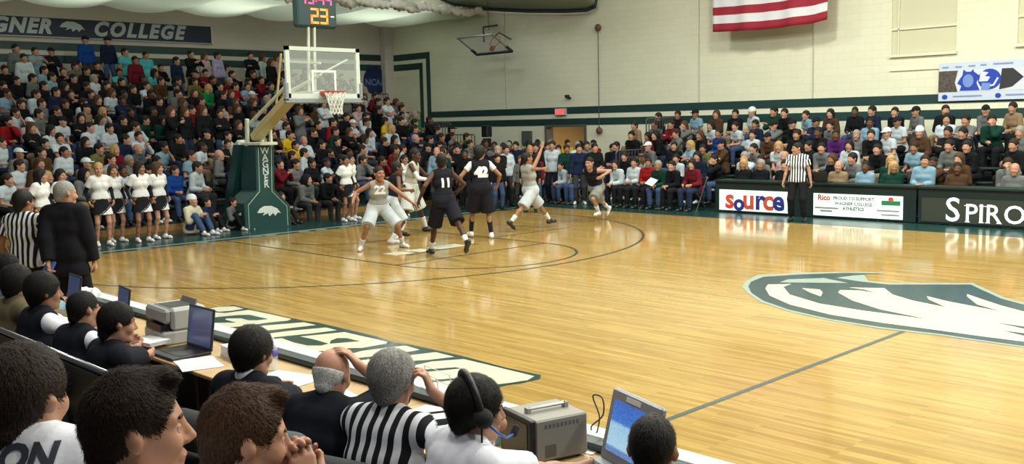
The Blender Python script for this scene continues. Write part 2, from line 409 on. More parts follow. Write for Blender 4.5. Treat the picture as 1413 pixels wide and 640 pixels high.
def g_shirt(J, off=.014, sleeve=.55, hem=.09, flare=0., collar=False, loose=.008):
    """torso + sleeves; sleeve in 0..2 (1 = elbow, 2 = wrist)"""
    P = grow(J['TB'], off); u = J['u']; Pv = J['P']
    P = [p for p in P]
    P[0] = cap(Pv + J['s']*.075 , Pv - J['s']*.075, .102 + off + flare, k=.03)
    P.append(cap(Pv - u*max(.06, hem-.05) + J['s']*.078, Pv - u*max(.06, hem-.05) - J['s']*.078, .102 + off + flare*1.3, k=.03)); P.append(cap(Pv + u*.08 + J['s']*.06, Pv + u*.08 - J['s']*.06, .094 + off, k=.03))
    hc = [(Pv - u*hem, -u)]; P = [p[:6] + (hc, p[7]) if p[0] == 'c' else p for p in P]; cutp = []
    for i, (S, E, W) in enumerate(J['arms']):
        if sleeve <= 0: continue
        t = min(sleeve, 1.); e = S + (E-S)*t; ax = nrm(E-S)
        ro = off + loose
        P.append(cap(S, S + (E-S)*min(1, t+.15) if t < 1 else E, .046 + ro, .041 + ro*1.1, k=.025, cut=[(e, ax)] if t < 1 else None, tag=i+1))
        if sleeve > 1:
            t2 = sleeve - 1; w = E + (W-E)*t2; ax2 = nrm(W-E)
            P.append(cap(E, W, .038 + ro, .029 + ro*.8, k=.02, cut=[(w, ax2)], tag=i+1))
    N = J['N']
    if sleeve <= 0:   # sleeveless jersey: arm holes
        for i, (S, E, W) in enumerate(J['arms']):
            q = 1 if i == 0 else -1
            P.append(sub(ell(S + J['s']*q*.035 - u*.0, (.055, .055, .085), k=.02)))
        P.append(sub(ell(N + J['f']*.05 + u*.02, (.075, .075, .06), k=.02)))
    if collar:
        P.append(cap(N + u*.012 - J['f']*.004, N + u*.035, .066, .062, k=.01))
    return P, cutp
def stripes_attr(me, J, V):
    """signed coordinate across torso or sleeve for striped cloth"""
    s = J['s']; val = (V - J['P']) @ s; dT = np.full(len(V), 9.)
    for p in J['TB']:
        if p[0] == 'c': dT = np.minimum(dT, _dist(p, V[:, 0], V[:, 1], V[:, 2]))
    for (S, E, W), q in zip(J['arms'], (1, -1)):
        a = nrm(E-S); t = np.clip(((V-S) @ a), 0, .4); r = np.linalg.norm(V - S - t[:, None]*a, axis=1) - .05
        b = nrm(np.cross(a, J['f'] + .01)); m = (r < dT - .012) & (((V-S) @ a) > .045)
        val[m] = ((V[m]-S) @ b)
    at = me.attributes.new('stripe', 'FLOAT', 'POINT'); at.data.foreach_set('value', val.astype(np.float32))
def g_pants(J, off=.016, end=1.93, flare=0., hipo=0.):
    """end: 1 = knee, 2 = ankle"""
    Pv = J['P']; s = J['s']; P = [cap(Pv + s*.072, Pv - s*.072, .098 + off + hipo, k=.03), cap(Pv + s*.05 + J['u']*.07, Pv - s*.05 + J['u']*.07, .080 + off, k=.03)]
    for (H, K, An, fd) in J['legp']:
        if end <= 1:
            e = H + (K-H)*end; ax = nrm(K-H); P.append(cap(H, H + (K-H)*(end+.2), .080 + off, .056 + off + flare, k=.03, cut=[(e, ax)]))
        else:
            e = K + (An-K)*(end-1); ax = nrm(An-K)
            P += [cap(H, K, .079 + off, .056 + off, k=.03), cap(K, K*.35 + An*.65, .056 + off, .047 + off + flare, k=.03), cap(K*.35 + An*.65, An, .047 + off + flare, .038 + off + flare, k=.02, cut=[(e, ax)])]
    wc = [(Pv + J['u']*.09, J['u'])]; P[0] = P[0][:6] + (wc, 0); P[1] = P[1][:6] + (wc, 0)
    return P, []
def g_shoes(J):
    P = []
    for (H, K, An, fd) in J['legp']:
        z = A(0, 0, 1); up = nrm(z - fd*(z @ fd)) if abs(fd[2]) < .95 else A(1, 0, 0); y = np.cross(up, fd)
        P += [cap(An - up*.045 - fd*.045, An - up*.052 + fd*.12, .040, .035, k=.03), cap(An - up*.055 + fd*.12, An - up*.062 + fd*.165, .036, .026, k=.03), cap(An, An - up*.045 - fd*.01, .042, .042, k=.03)]
        P.append(sub(('c', An - up*.125 - fd*.3, An - up*.125 + fd*.4, .043, .043, .008, None, 0)))
    return P
def head_matrix(J):
    M = Matrix.Identity(4); HR = J['HR']; s = J['hsc']
    for i in range(3):
        for j in range(3): M[i][j] = HR[i][j]*s
        M[i][3] = J['H'][i]
    return M
CROWD_A = """0,2.51,0,w,n;0,3.47,0,k,b;0,4.19,0,g,o;0,4.74,0,w,g;0,5.15,0,w,a;0,5.69,0,n,c;0,6.36,0,B,n;0,6.85,0,w,n;0,7.87,0,n,d;0,8.51,0,k,d;0,9.16,0,m,n;0,9.63,0,g,d;0,10.11,0,k,d;0,10.59,0,w,a;0,11.11,0,k,d;0,11.69,0,g,n;0,12.35,0,m,n;0,12.93,0,g,N;0,13.55,0,k,c;0,14.17,0,W,c;0,14.79,0,w,n;0,15.41,0,k,g;0,16.03,0,k,d;0,16.65,0,E,d;0,17.27,0,k,N;1,3.17,0,w,n;1,3.59,0,W,N;1,4.52,0,t,w;1,5.17,0,b,n;1,5.61,0,g,g;1,6.19,0,n,d;1,7.17,0,b,n;1,7.95,0,g,h;1,8.37,0,k,h;1,9.16,0,m,n;1,9.88,0,k,n;1,10.45,0,w,d;1,11.18,0,n,d;1,11.76,0,s,a;1,12.29,0,g,n;1,13.34,0,r,n;1,13.83,0,w,n;1,14.6,0,k,c;1,15.14,0,k,c;1,15.88,0,n,d;1,16.5,0,g,n;1,17.12,0,g,a;2,3.43,0,g,w;2,3.85,0,W,d;2,4.43,0,w,d;2,5.18,0,o,d;2,5.59,0,m,b;2,6.18,0,s,h;2,6.77,0,b,d;2,7.73,0,w,a;2,8.63,0,k,n;2,9.16,0,W,n;2,9.69,0,s,g;2,10.58,0,y,d;2,10.98,0,w,h;2,11.4,0,k,d;2,12.05,0,k,n;2,13.03,0,w,l;2,13.58,0,k,n;2,14.15,0,E,l;2,14.76,0,k,h;2,15.32,0,E,d;2,15.85,0,s,n;2,16.47,0,g,d;2,17.09,0,E,n;3,3.32,0,w,d;3,4.21,0,k,d;3,4.65,0,w,d;3,5.17,0,k,l;3,6.08,0,n,d;3,6.6,0,w,d;3,7.53,0,k,d;3,8.45,0,k,c;3,9.03,0,w,d;3,9.76,0,k,d;3,10.27,0,W,d;3,10.94,0,y,d;3,11.67,0,k,n;3,12.55,0,E,d;3,13.05,0,k,N;3,13.71,0,w,l;3,14.64,0,w,b;3,15.6,0,B,n;3,16.4,0,n,d;3,16.91,0,k,c;4,4.27,0,k,N;4,4.68,0,w,l;4,5.69,0,w,d;4,6.15,0,w,d;4,6.74,0,w,n;4,7.75,1,k,N;4,8.18,1,k,N;4,8.71,1,k,N;4,9.18,1,k,n;4,9.87,0,k,N;4,10.85,0,k,N;4,11.3,0,w,n;4,11.78,1,g,N;4,12.35,0,k,d;4,13.05,0,r,d;4,13.77,0,w,w;4,14.26,0,w,d;4,15.06,0,y,d;4,15.62,0,k,d;4,16.21,0,k,d;4,16.83,0,k,a;5,3.99,0,r,d;5,4.48,0,i,w;5,5.21,0,w,c;5,5.82,0,k,l;5,6.28,0,w,l;5,6.78,0,k,d;5,7.32,0,E,d;5,7.94,0,E,l;5,8.56,0,n,g;5,9.18,0,k,N;5,9.8,0,k,g;5,10.8,0,b,N;5,11.68,0,w,h;5,12.22,0,k,a;5,13.12,1,w,l;5,14.07,0,k,d;5,14.75,0,w,d;5,15.59,1,w,d;5,16.34,0,w,d;5,16.86,0,e,g;6,4.36,0,w,n;6,4.9,0,g,d;6,5.35,0,k,n;6,6.23,0,t,c;6,6.64,0,w,b;6,7.41,0,k,a;6,7.92,0,k,a;6,8.56,0,k,N;6,9.18,0,m,d;6,10.21,0,k,d;6,10.69,0,k,N;6,11.57,0,k,n;6,12.2,0,n,n;6,12.82,0,s,a;6,13.44,0,W,a;6,14.06,0,E,g;6,15.13,0,i,n;6,15.78,0,k,d;6,16.35,0,w,a;6,16.98,0,w,n;7,4.79,0,k,n;7,5.39,0,g,n;7,5.9,0,k,n;7,6.43,0,w,n;7,6.89,0,k,N;7,7.57,0,n,a;7,8.59,0,k,n;7,9.39,0,k,N;7,9.99,0,m,n;7,11.02,0,W,N;7,11.54,0,k,N;7,12.17,0,n,g;7,12.79,0,n,d;7,13.41,0,E,l;7,14.03,0,E,n;7,14.65,0,g,l;7,15.27,0,g,l;7,15.89,0,n,c;7,16.51,0,k,d;7,17.25,0,g,N;8,4.67,0,b,n;8,5.39,0,w,n;8,6.07,0,n,d;8,6.49,0,k,n;8,6.99,0,n,n;8,7.54,0,w,N;8,7.97,0,k,a;8,8.69,0,k,a;8,9.55,0,g,d;8,10.22,0,k,N;8,10.93,0,k,n;8,11.45,0,n,N;8,12.14,0,s,w;8,12.67,0,s,d;8,13.29,0,k,n;8,13.91,0,k,N;8,14.53,0,k,a;8,15.15,0,k,d;8,15.77,0,n,n;8,16.39,0,w,n;8,17.01,0,m,n;9,4.92,0,k,d;9,6.04,0,k,d;9,6.62,0,k,l;9,7.16,0,k,n;9,7.81,0,k,d;9,8.5,0,k,d;9,9.04,0,w,n;9,9.93,0,g,d;9,10.92,0,e,b;9,11.46,0,n,d;9,12.05,0,r,n;9,12.48,0,b,n;9,13.37,0,E,d;9,13.88,0,n,n;9,14.5,0,W,N;9,15.12,0,g,a;9,15.74,0,E,a;9,16.36,0,s,n;9,16.98,0,g,g;10,5.45,0,k,d;10,6.01,0,g,d;10,6.55,0,b,d;10,7.18,0,k,d;10,7.8,0,w,g;10,8.54,0,k,d;10,9.21,0,k,a;10,9.77,0,W,n;10,10.36,0,n,d;10,10.99,0,o,n;10,11.58,0,k,d;10,12.2,0,m,g;10,12.82,0,s,d;10,13.44,0,m,d;10,14.06,0,n,n;10,14.68,0,W,g;10,15.3,0,E,d;10,15.92,0,n,g;10,16.54,0,k,d;10,17.16,0,k,d;11,5.54,0,k,d;11,6.03,1,w,d;11,6.62,0,b,d;11,7.21,0,k,n;11,7.83,0,k,n;11,8.94,0,c,d;11,9.34,1,m,d;11,9.92,0,c,l;11,10.73,1,n,d;11,11.33,0,k,c;11,11.86,0,m,d;11,12.79,0,k,d;11,13.53,0,k,n;11,14.19,1,k,N;11,14.71,0,w,a;11,15.33,0,n,n;11,15.95,0,W,g;11,16.57,0,g,l;11,17.19,0,k,d;12,6.08,1,g,d;12,6.64,1,b,d;12,7.1,1,k,c;12,7.8,0,g,n;12,8.53,0,k,n;12,9.38,1,c,d;12,10.08,1,c,n;12,10.65,0,k,n;12,11.65,1,k,d;12,12.12,1,i,N;12,12.62,1,l,d;12,13.07,0,b,d;12,13.86,1,k,d;12,14.36,1,w,N;12,14.95,1,i,N;12,15.57,0,k,d;12,16.19,0,k,d;12,16.81,0,g,l"""
CROWD_B = """0,1.2,0,k,n;0,2.05,0,w,a;0,3.03,0,w,d;0,3.66,0,n,l;0,4.3,0,k,d;0,5.16,0,w,g;0,5.6,0,g,d;0,6.2,0,i,h;0,6.9,0,k,l;0,7.56,0,k,N;0,8.07,0,g,d;0,8.88,0,E,b;0,9.96,0,W,a;0,10.48,0,W,N;0,11.46,0,g,n;1,0.36,0,n,d;1,1.66,0,g,w;1,2.32,0,k,n;1,2.91,0,b,b;1,3.4,0,o,d;1,3.94,0,W,c;1,5.1,0,g,d;1,5.71,0,w,b;1,6.5,0,k,d;1,6.91,0,g,d;1,7.58,0,w,l;1,8.36,0,k,d;1,9.19,0,b,n;1,9.99,0,g,d;1,10.42,0,k,d;1,11.35,0,k,n;2,0.43,0,k,d;2,0.99,0,m,l;2,1.42,0,k,l;2,1.95,0,g,n;2,2.94,0,k,N;2,3.35,0,B,d;2,4.41,0,w,d;2,4.98,0,W,c;2,5.76,0,k,n;2,6.43,0,k,a;2,6.92,0,p,a;2,7.34,0,g,g;2,7.83,0,k,n;2,8.23,0,w,w;2,8.98,0,W,e;2,9.6,0,k,d;2,10.02,0,k,d;2,11.24,0,g,g;3,-0.07,0,t,n;3,0.62,0,g,n;3,1.23,0,m,n;3,1.83,0,g,N;3,2.81,0,w,l;3,3.62,0,w,d;3,4.14,0,n,d;3,4.73,0,g,c;3,5.38,0,k,c;3,5.9,0,n,c;3,6.45,0,g,d;3,7.37,0,b,a;3,8.16,0,w,c;3,9.26,0,w,l;3,9.73,0,g,d;3,10.35,0,E,d;4,0.33,0,k,n;4,0.93,0,k,d;4,1.67,0,b,c;4,2.32,0,W,N;4,2.96,0,k,d;4,3.64,0,w,e;4,4.24,0,E,d;4,4.72,0,k,n;4,5.41,0,b,n;4,5.98,0,W,l;4,6.65,0,k,a;4,7.18,0,n,d;4,7.82,0,k,n;4,8.33,0,g,c;4,8.94,0,k,n;4,10,0,g,c;4,10.59,0,t,n"""
LETTERS = {'green': [[(7.021, 1.538), (6.929, 1.766), (7.011, 2.165), (8.523, 2.191), (8.655, 2.187), (8.884, 2.247), (10.082, 2.241), (10.465, 2.182), (10.622, 2.233), (11.57, 2.252), (12.188, 2.216), (12.633, 2.235), (12.722, 2.128), (12.696, 1.891), (12.648, 1.801), (12.59, 1.312), (12.398, 1.145)]], 'cream': [[(6.983, 1.808), (6.978, 1.968), (7.101, 2.124), (7.36, 2.114), (7.375, 1.965), (7.3, 1.798), (7.09, 1.787)], [(7.159, 1.683), (7.441, 1.808), (7.49, 2.112), (7.644, 2.131), (8.454, 2.156), (8.512, 2.068), (8.443, 1.889), (8.369, 1.502), (8.26, 1.321), (8.075, 1.213)], [(8.48, 1.282), (8.443, 1.366), (8.55, 1.726), (8.751, 2.142), (9.013, 2.145), (8.971, 2.002), (8.874, 1.698), (8.709, 1.361), (8.796, 1.204), (8.623, 1.229)], [(8.929, 1.315), (8.999, 1.542), (9.048, 1.755), (9.226, 2.141), (9.456, 2.139), (9.388, 1.867), (9.282, 1.61), (9.214, 1.43), (9.183, 1.202)], [(9.282, 1.39), (9.419, 1.684), (9.608, 2.136), (10.394, 2.146), (10.454, 2.091), (10.441, 1.959), (10.426, 1.796), (10.334, 1.71), (10.251, 1.457), (10.1, 1.328), (9.745, 1.325), (9.48, 1.333)], [(10.553, 1.536), (10.537, 1.716), (10.687, 2.163), (10.963, 2.14), (10.949, 2.027), (10.838, 1.665), (10.74, 1.47)], [(10.834, 1.404), (11.048, 1.844), (11.175, 2.18), (11.477, 2.173), (11.38, 1.922), (11.227, 1.704), (11.075, 1.328), (11.013, 1.309)], [(11.283, 1.335), (11.44, 1.538), (11.452, 1.897), (11.621, 2.171), (11.896, 2.171), (12.619, 2.161), (12.671, 2.02), (12.617, 1.852), (12.507, 1.608), (12.376, 1.405), (12.115, 1.236), (11.822, 1.161)]], 'dark': [[(7.58, 1.467), (7.63, 1.657), (7.702, 1.837), (7.805, 1.952), (8.238, 1.959), (8.198, 1.83), (8.114, 1.76), (7.921, 1.767), (7.789, 1.638), (7.849, 1.59), (8.118, 1.592), (7.833, 1.337)], [(9.33, 1.486), (9.398, 1.666), (9.665, 1.687), (9.975, 1.672), (9.989, 1.569), (9.875, 1.473), (9.629, 1.458)], [(9.986, 1.681), (9.867, 1.777), (9.815, 1.893), (9.901, 1.965), (10.141, 1.968), (10.061, 1.822)], [(11.456, 1.285), (11.592, 1.548), (11.686, 1.702), (11.812, 1.898), (11.886, 1.901), (11.756, 1.643), (11.659, 1.494), (11.564, 1.282)], [(11.869, 1.202), (11.918, 1.287), (12.001, 1.439), (12.12, 1.629), (12.189, 1.634), (12.066, 1.385), (11.972, 1.243)]]}
LOGO = {'halo': [[(11.456, 7.482), (11.211, 7.945), (11.053, 8.522), (11.423, 9.1), (11.897, 9.562), (12.436, 9.878), (12.265, 9.457), (12.553, 8.99), (12.885, 9.031), (13.725, 9.688), (14.013, 9.335), (14.446, 8.82), (14.745, 8.584), (15.288, 8.32), (15.877, 7.444), (15.949, 6.19), (15.544, 6.16), (15.131, 6.164), (14.711, 6.186), (14.083, 6.112), (13.458, 6.165), (12.842, 6.341), (12.264, 6.654), (11.801, 7.086)]], 'dark': [[(11.485, 7.59), (11.307, 7.951), (11.222, 8.414), (11.519, 8.929), (11.951, 9.456), (12.379, 9.737), (12.156, 9.301), (12.071, 8.978), (12.49, 8.875), (12.9, 8.872), (13.753, 9.541), (14.002, 9.227), (14.433, 8.72), (14.781, 8.477), (15.291, 8.167), (15.83, 7.405), (15.882, 6.299), (15.524, 6.223), (15.107, 6.229), (14.684, 6.253), (14.045, 6.191), (13.415, 6.248), (12.785, 6.441), (12.225, 6.766), (11.791, 7.176)]], 'grey': [[(11.661, 8.118), (11.615, 8.418), (11.954, 8.841), (12.423, 8.648), (12.114, 8.428)]], 'cream': [[(11.77, 7.564), (11.623, 7.87), (11.862, 8.1), (11.894, 7.828), (12.259, 7.354), (12.872, 7.02), (13.447, 6.931), (14.256, 6.91), (13.612, 7.114), (13.081, 7.455), (12.672, 7.876), (12.605, 8.061), (12.824, 8.195), (13.058, 8.145), (12.837, 8.285), (12.592, 8.315), (12.986, 8.565), (13.28, 8.167), (13.655, 7.916), (14.125, 7.745), (13.778, 8.104), (13.661, 8.322), (14.022, 8.123), (14.465, 7.971), (14.732, 7.866), (14.357, 8.134), (14.059, 8.602), (13.993, 8.774), (14.255, 8.541), (14.599, 8.246), (14.929, 8.027), (15.314, 7.81), (15.705, 7.301), (15.742, 6.524), (15.463, 6.408), (15.047, 6.391), (14.624, 6.4), (13.95, 6.395), (13.302, 6.462), (12.619, 6.729), (12.095, 7.127)], [(12.133, 7.892), (12.376, 7.941), (12.519, 7.755), (12.643, 7.471), (12.387, 7.65)]], 'sliver': [[(14.906, 7.185), (15.215, 7.161), (15.422, 7.065), (15.25, 7.054), (15.098, 7.119)], [(15.121, 6.814), (15.328, 6.817), (15.536, 6.701), (15.371, 6.687)]]}
# ------------------------------------------------------------------ the hall
def wood_floor():
    m, n, b = nt_new('maple_floor')
    tc = n.nodes.new('ShaderNodeTexCoord')
    br = n.nodes.new('ShaderNodeTexBrick'); br.offset = .37; br.offset_frequency = 2
    br.inputs['Scale'].default_value = 1.; br.inputs['Brick Width'].default_value = 1.15; br.inputs['Row Height'].default_value = .057
    br.inputs['Mortar Size'].default_value = .0012; br.inputs['Mortar Smooth'].default_value = .2; br.inputs['Bias'].default_value = 0.
    br.inputs['Color1'].default_value = (.36, .222, .060, 1); br.inputs['Color2'].default_value = (.48, .318, .098, 1); br.inputs['Mortar'].default_value = (.28, .155, .045, 1)
    lnk(n, tc.outputs['Object'], br.inputs['Vector'])
    mp = n.nodes.new('ShaderNodeMapping'); mp.inputs['Scale'].default_value = (1.3, 22, 1)
    lnk(n, tc.outputs['Object'], mp.inputs['Vector'])
    t = n.nodes.new('ShaderNodeTexNoise'); t.inputs['Scale'].default_value = 1.; t.inputs['Detail'].default_value = 5; t.inputs['Roughness'].default_value = .65
    lnk(n, mp.outputs[0], t.inputs['Vector'])
    r = n.nodes.new('ShaderNodeMapRange'); r.inputs['From Min'].default_value = .32; r.inputs['From Max'].default_value = .68; r.inputs['To Min'].default_value = .74; r.inputs['To Max'].default_value = 1.12
    lnk(n, t.outputs['Fac'], r.inputs['Value'])
    vm = n.nodes.new('ShaderNodeVectorMath'); vm.operation = 'SCALE'; lnk(n, br.outputs['Color'], vm.inputs[0]); lnk(n, r.outputs['Result'], vm.inputs['Scale'])
    lnk(n, vm.outputs[0], b.inputs['Base Color'])
    t2 = n.nodes.new('ShaderNodeTexNoise'); t2.inputs['Scale'].default_value = 1.7; lnk(n, tc.outputs['Object'], t2.inputs['Vector'])
    r2 = n.nodes.new('ShaderNodeMapRange'); r2.inputs['To Min'].default_value = .07; r2.inputs['To Max'].default_value = .15; lnk(n, t2.outputs['Fac'], r2.inputs['Value'])
    lnk(n, r2.outputs['Result'], b.inputs['Roughness'])
    bp = n.nodes.new('ShaderNodeBump'); bp.inputs['Strength'].default_value = .07; bp.inputs['Distance'].default_value = .004
    t3 = n.nodes.new('ShaderNodeTexNoise'); t3.inputs['Scale'].default_value = 5.; lnk(n, tc.outputs['Object'], t3.inputs['Vector'])
    lnk(n, t3.outputs['Fac'], bp.inputs['Height']); lnk(n, bp.outputs['Normal'], b.inputs['Normal'])
    b.inputs['Specular IOR Level'].default_value = .8
    return m
def block_wall(name, col):
    m, n, b = nt_new(name)
    tc = n.nodes.new('ShaderNodeTexCoord')
    sp = n.nodes.new('ShaderNodeSeparateXYZ'); lnk(n, tc.outputs['Object'], sp.inputs[0])
    ad = n.nodes.new('ShaderNodeMath'); ad.operation = 'ADD'; lnk(n, sp.outputs['X'], ad.inputs[0]); lnk(n, sp.outputs['Y'], ad.inputs[1])
    cb = n.nodes.new('ShaderNodeCombineXYZ'); lnk(n, ad.outputs[0], cb.inputs['X']); lnk(n, sp.outputs['Z'], cb.inputs['Y'])
    br = n.nodes.new('ShaderNodeTexBrick'); br.inputs['Scale'].default_value = 1.; br.inputs['Brick Width'].default_value = .4; br.inputs['Row Height'].default_value = .2
    br.inputs['Mortar Size'].default_value = .006; br.inputs['Mortar Smooth'].default_value = .6
    c2 = [c*.97 for c in col]; br.inputs['Color1'].default_value = (*col, 1); br.inputs['Color2'].default_value = (*c2, 1); br.inputs['Mortar'].default_value = (*[c*.86 for c in col], 1)
    lnk(n, cb.outputs[0], br.inputs['Vector']); lnk(n, br.outputs['Color'], b.inputs['Base Color'])
    b.inputs['Roughness'].default_value = .7; b.inputs['Specular IOR Level'].default_value = .2
    bp = n.nodes.new('ShaderNodeBump'); bp.inputs['Strength'].default_value = .3; bp.inputs['Distance'].default_value = .004; bp.invert = True
    lnk(n, br.outputs['Fac'], bp.inputs['Height']); lnk(n, bp.outputs['Normal'], b.inputs['Normal'])
    return m
M_WALL = block_wall('painted_block_wall', (.74, .735, .58))
M_WALL_DIM = block_wall('painted_block_wall_dim_light', (.60, .54, .50))  # cream wall paint again, with the end wall's dim pinkish light in the colour
M_GRN = mat('dark_green_paint', (.012, .045, .045), .45)
M_MAT = mat('green_floor_paint', (.010, .042, .038), .22, spec=.5)
M_CRM = mat('cream_floor_paint', (.55, .53, .40), .25, spec=.5)
M_PALE = mat('pale_green_floor_paint', (.26, .33, .28), .25)
M_LINE = mat('black_line_paint', (.035, .035, .035), .25)
M_BLK = mat('black_plastic', (.012, .012, .014), .4)
M_DK = mat('dark_metal', (.03, .032, .036), .4, metal=.3)
M_PAD = mat('green_vinyl_pad', (.008, .048, .045), .42)
M_CM = mat('cream_enamel', (.60, .64, .52), .35, noise=.05)
M_TAN = mat('tan_enamel', (.55, .45, .22), .4)
M_WHT = mat('white_paper', (.78, .79, .80), .7)
M_NAVY = mat('navy_vinyl', (.012, .018, .05), .5)
M_SIL = mat('silver_lettering', (.45, .50, .54), .35)
M_BLEACH = mat('dark_bleacher_board', (.018, .032, .03), .55, noise=.2)
M_STEEL = mat('grey_rail_steel', (.10, .10, .105), .4, metal=.4)
def struct(o): o['kind'] = 'structure'; return o
def slab(name, lo, hi, m, parent=None, bev=0.):
    return MB().box(lo, hi, bev).build(name, m, parent)
# floor
FL = struct(slab('floor', (-15, -7, -.2), (30, 21.5, 0), wood_floor()))
slab('painted_border', (-14, 1.0, 0), (0, 15.24, .002), M_MAT, FL)
slab('painted_border', (-14, 15.24, 0), (28, 21, .002), M_MAT, FL)
slab('painted_border', (-14, -7, 0), (0, 1.0, .002), M_MAT, FL)
slab('border_line', (-.34, -7, .0025), (-.22, 15.3, .004), mat('pale_teal_line', (.22, .30, .29), .3), FL)
for y in (3.0, 3.95, 5.2, 6.45, 6.8, 7.65, 8.1, 8.75, 9.35, 10.2, 11., 12.1):
    slab('border_mark', (-.15, y, .0025), (-.03, y+.26, .004), M_PALE, FL)
def line(pts, w, m=M_LINE, z=.003, closed=False):
    mb = MB(); n = len(pts); P = [Vector((p[0], p[1], 0)) for p in pts]; vs = []
    for i in range(n):
        a = P[i-1] if (i > 0 or closed) else P[i]; c = P[(i+1) % n] if (i < n-1 or closed) else P[i]
        d = (c-a).normalized(); q = Vector((-d.y, d.x, 0))*w/2
        vs += [(P[i].x+q.x, P[i].y+q.y, z), (P[i].x-q.x, P[i].y-q.y, z)]
    mb.add(vs, [(2*i, 2*i+1, (2*i+3) % (2*n), (2*i+2) % (2*n)) for i in range(n if closed else n-1)])
    return mb.build('court_line', m, FL)
def arc(cx, cy, r, a0, a1, n=64): return [(cx+r*math.cos(a0+(a1-a0)*i/n), cy+r*math.sin(a0+(a1-a0)*i/n)) for i in range(n+1)]
a3 = math.acos((1.6-1.6)/6.32)
line([(0, 1.30)] + arc(1.6, 7.62, 6.32, -a3, a3) + [(0, 13.94)], .055)
line(arc(5.8, 7.62, 1.83, -PI/2, PI/2, 40), .05)
for y in (5.79, 9.45): line([(0, y), (5.8, y)], .05)
line([(5.8, 5.79), (5.8, 9.45)], .05)
line([(4.3, 9.6), (4.3, 11.8)], .04)
line(arc(1.6, 7.62, 1.22, -PI/2, PI/2, 30), .05)
line([(14.33, -.45), (14.33, 6.12)], .055, mat('grey_green_line', (.06, .085, .085), .25))
def flat(name, poly, z, m, parent):
    import mathutils
    mb = MB(); v = [(p[0], p[1], z) for p in poly]
    tris = mathutils.geometry.tessellate_polygon([[Vector(q) for q in v]])
    mb.add(v, [tuple(t) if True else t for t in tris]); me = mb.mesh(name)
    import bmesh
    bm = bmesh.new(); bm.from_mesh(me); bmesh.ops.recalc_face_normals(bm, faces=bm.faces)
    if bm.faces and sum(f.normal.z for f in bm.faces) < 0: bmesh.ops.reverse_faces(bm, faces=bm.faces)
    bm.to_mesh(me); bm.free(); me.materials.append(m)
    return link(name, me, None, parent)
g = flat('painted_lettering', LETTERS['green'][0], .003, M_MAT, FL)
for p in LETTERS['cream']: flat('letter_stroke', p, .0045, M_CRM, g)
for p in LETTERS['dark']: flat('letter_counter', p, .006, M_MAT, g)
g = flat('painted_hawk_emblem', LOGO['halo'][0], .003, M_PALE, FL)
flat('emblem_outline', LOGO['dark'][0], .0045, mat('emblem_green', (.015, .05, .06), .2), g)
for k, z, mm in (('grey', .006, M_PALE), ('cream', .006, M_CRM), ('sliver', .0075, M_MAT)):
    for p in LOGO[k]: flat('emblem_feather', p, z, mm, g)
# painted lettering in the key, worn to blocks
for a, b_ in ((6.55, 7.0), (7.06, 7.5), (7.56, 8.3)): slab('key_lettering', (4.45, a, .0025), (4.85, b_, .004), M_CRM, FL)
line([(4.98, 6.7), (4.78, 8.6)], .06)
for y in (7.03, 7.53): line([(4.42, y-.05), (4.86, y+.05)], .05, M_LINE, .005)
line([(4.55, 7.75), (4.62, 8.1)], .08, M_PALE, .005)
# walls
mb = MB()
for lo, hi in (((-14.3, 21, 0), (-5.1, 21.3, 9.5)), ((-5.1, 21, 2.13), (-3.3, 21.3, 9.5)), ((-3.3, 21, 0), (7.3, 21.3, 9.5)), ((7.3, 21, 0), (8.95, 21.3, 3.85)),
               ((7.3, 21.12, 3.85), (8.95, 21.3, 9.5)), ((8.95, 21, 0), (10.37, 21.3, 9.5)), ((10.37, 21, 0), (12.0, 21.3, 3.92)), ((10.37, 21.12, 3.92), (12., 21.3, 9.5)), ((12., 21, 0), (30, 21.3, 9.5))): mb.box(lo, hi)
WB = struct(mb.build('wall_back', M_WALL))
WL = struct(slab('wall_left', (-14.3, -7, 0), (-14, 21, 9.5), M_WALL_DIM))
st = MB(); y = 20.985
st.box((-14, y, 4.90), (-11.39, 21, 5.15)); st.box((-11.62, y, 2.57), (-11.39, 21, 4.90)); st.box((-11.39, y, 2.57), (26, 21, 2.80))
st.build('green_stripe', M_GRN, WB)
st = MB(); st.box((-14, y, 4.50), (-11.85, 21, 4.75)); st.box((-12.05, y, 2.18), (-11.85, 21, 4.50)); st.box((-11.85, y, 2.18), (26, 21, 2.41))
st.build('green_stripe', M_GRN, WB)
slab('green_stripe', (-14, -7, 4.92), (-13.985, 21, 5.17), M_GRN, WL); slab('green_stripe', (-14, -7, 4.52), (-13.985, 21, 4.77), M_GRN, WL)
slab('corner_column', (-13.999, 20.55, 0), (-13.7, 21, 6.4), M_WALL_DIM, WL)
for x in (-7.1, 1.33, 5.1): MB().tube([(x, 20.985, 2.8), (x, 20.985, 9)], .018, 6).build('wall_seam', mat('wall_seam_paint', (.50, .48, .40), .7), WB)
# boarded windows
for k, (a, b_, z) in enumerate(((7.3, 8.95, 3.85), (10.37, 12.0, 3.92))):
    w = struct(slab('window_%d' % (k+1), (a, 21.03, z), (b_, 21.12, 9.3), mat('boarded_window', (.60, .58, .42), .6)))
    slab('window_sill', (a-.03, 20.93, z-.07), (b_+.03, 21.03, z), M_WALL, w)
    slab('window_rail', (a, 20.99, z+.62), (b_, 21.03, z+.66), M_WALL, w); slab('lower_ledge', (a-.02, 20.965, z-.42), (b_+.1, 21.0, z-.38), M_WALL, w)
    slab('mullion', (a+.17, 20.99, z), (a+.2, 21.03, 9.3), M_WALL, w)
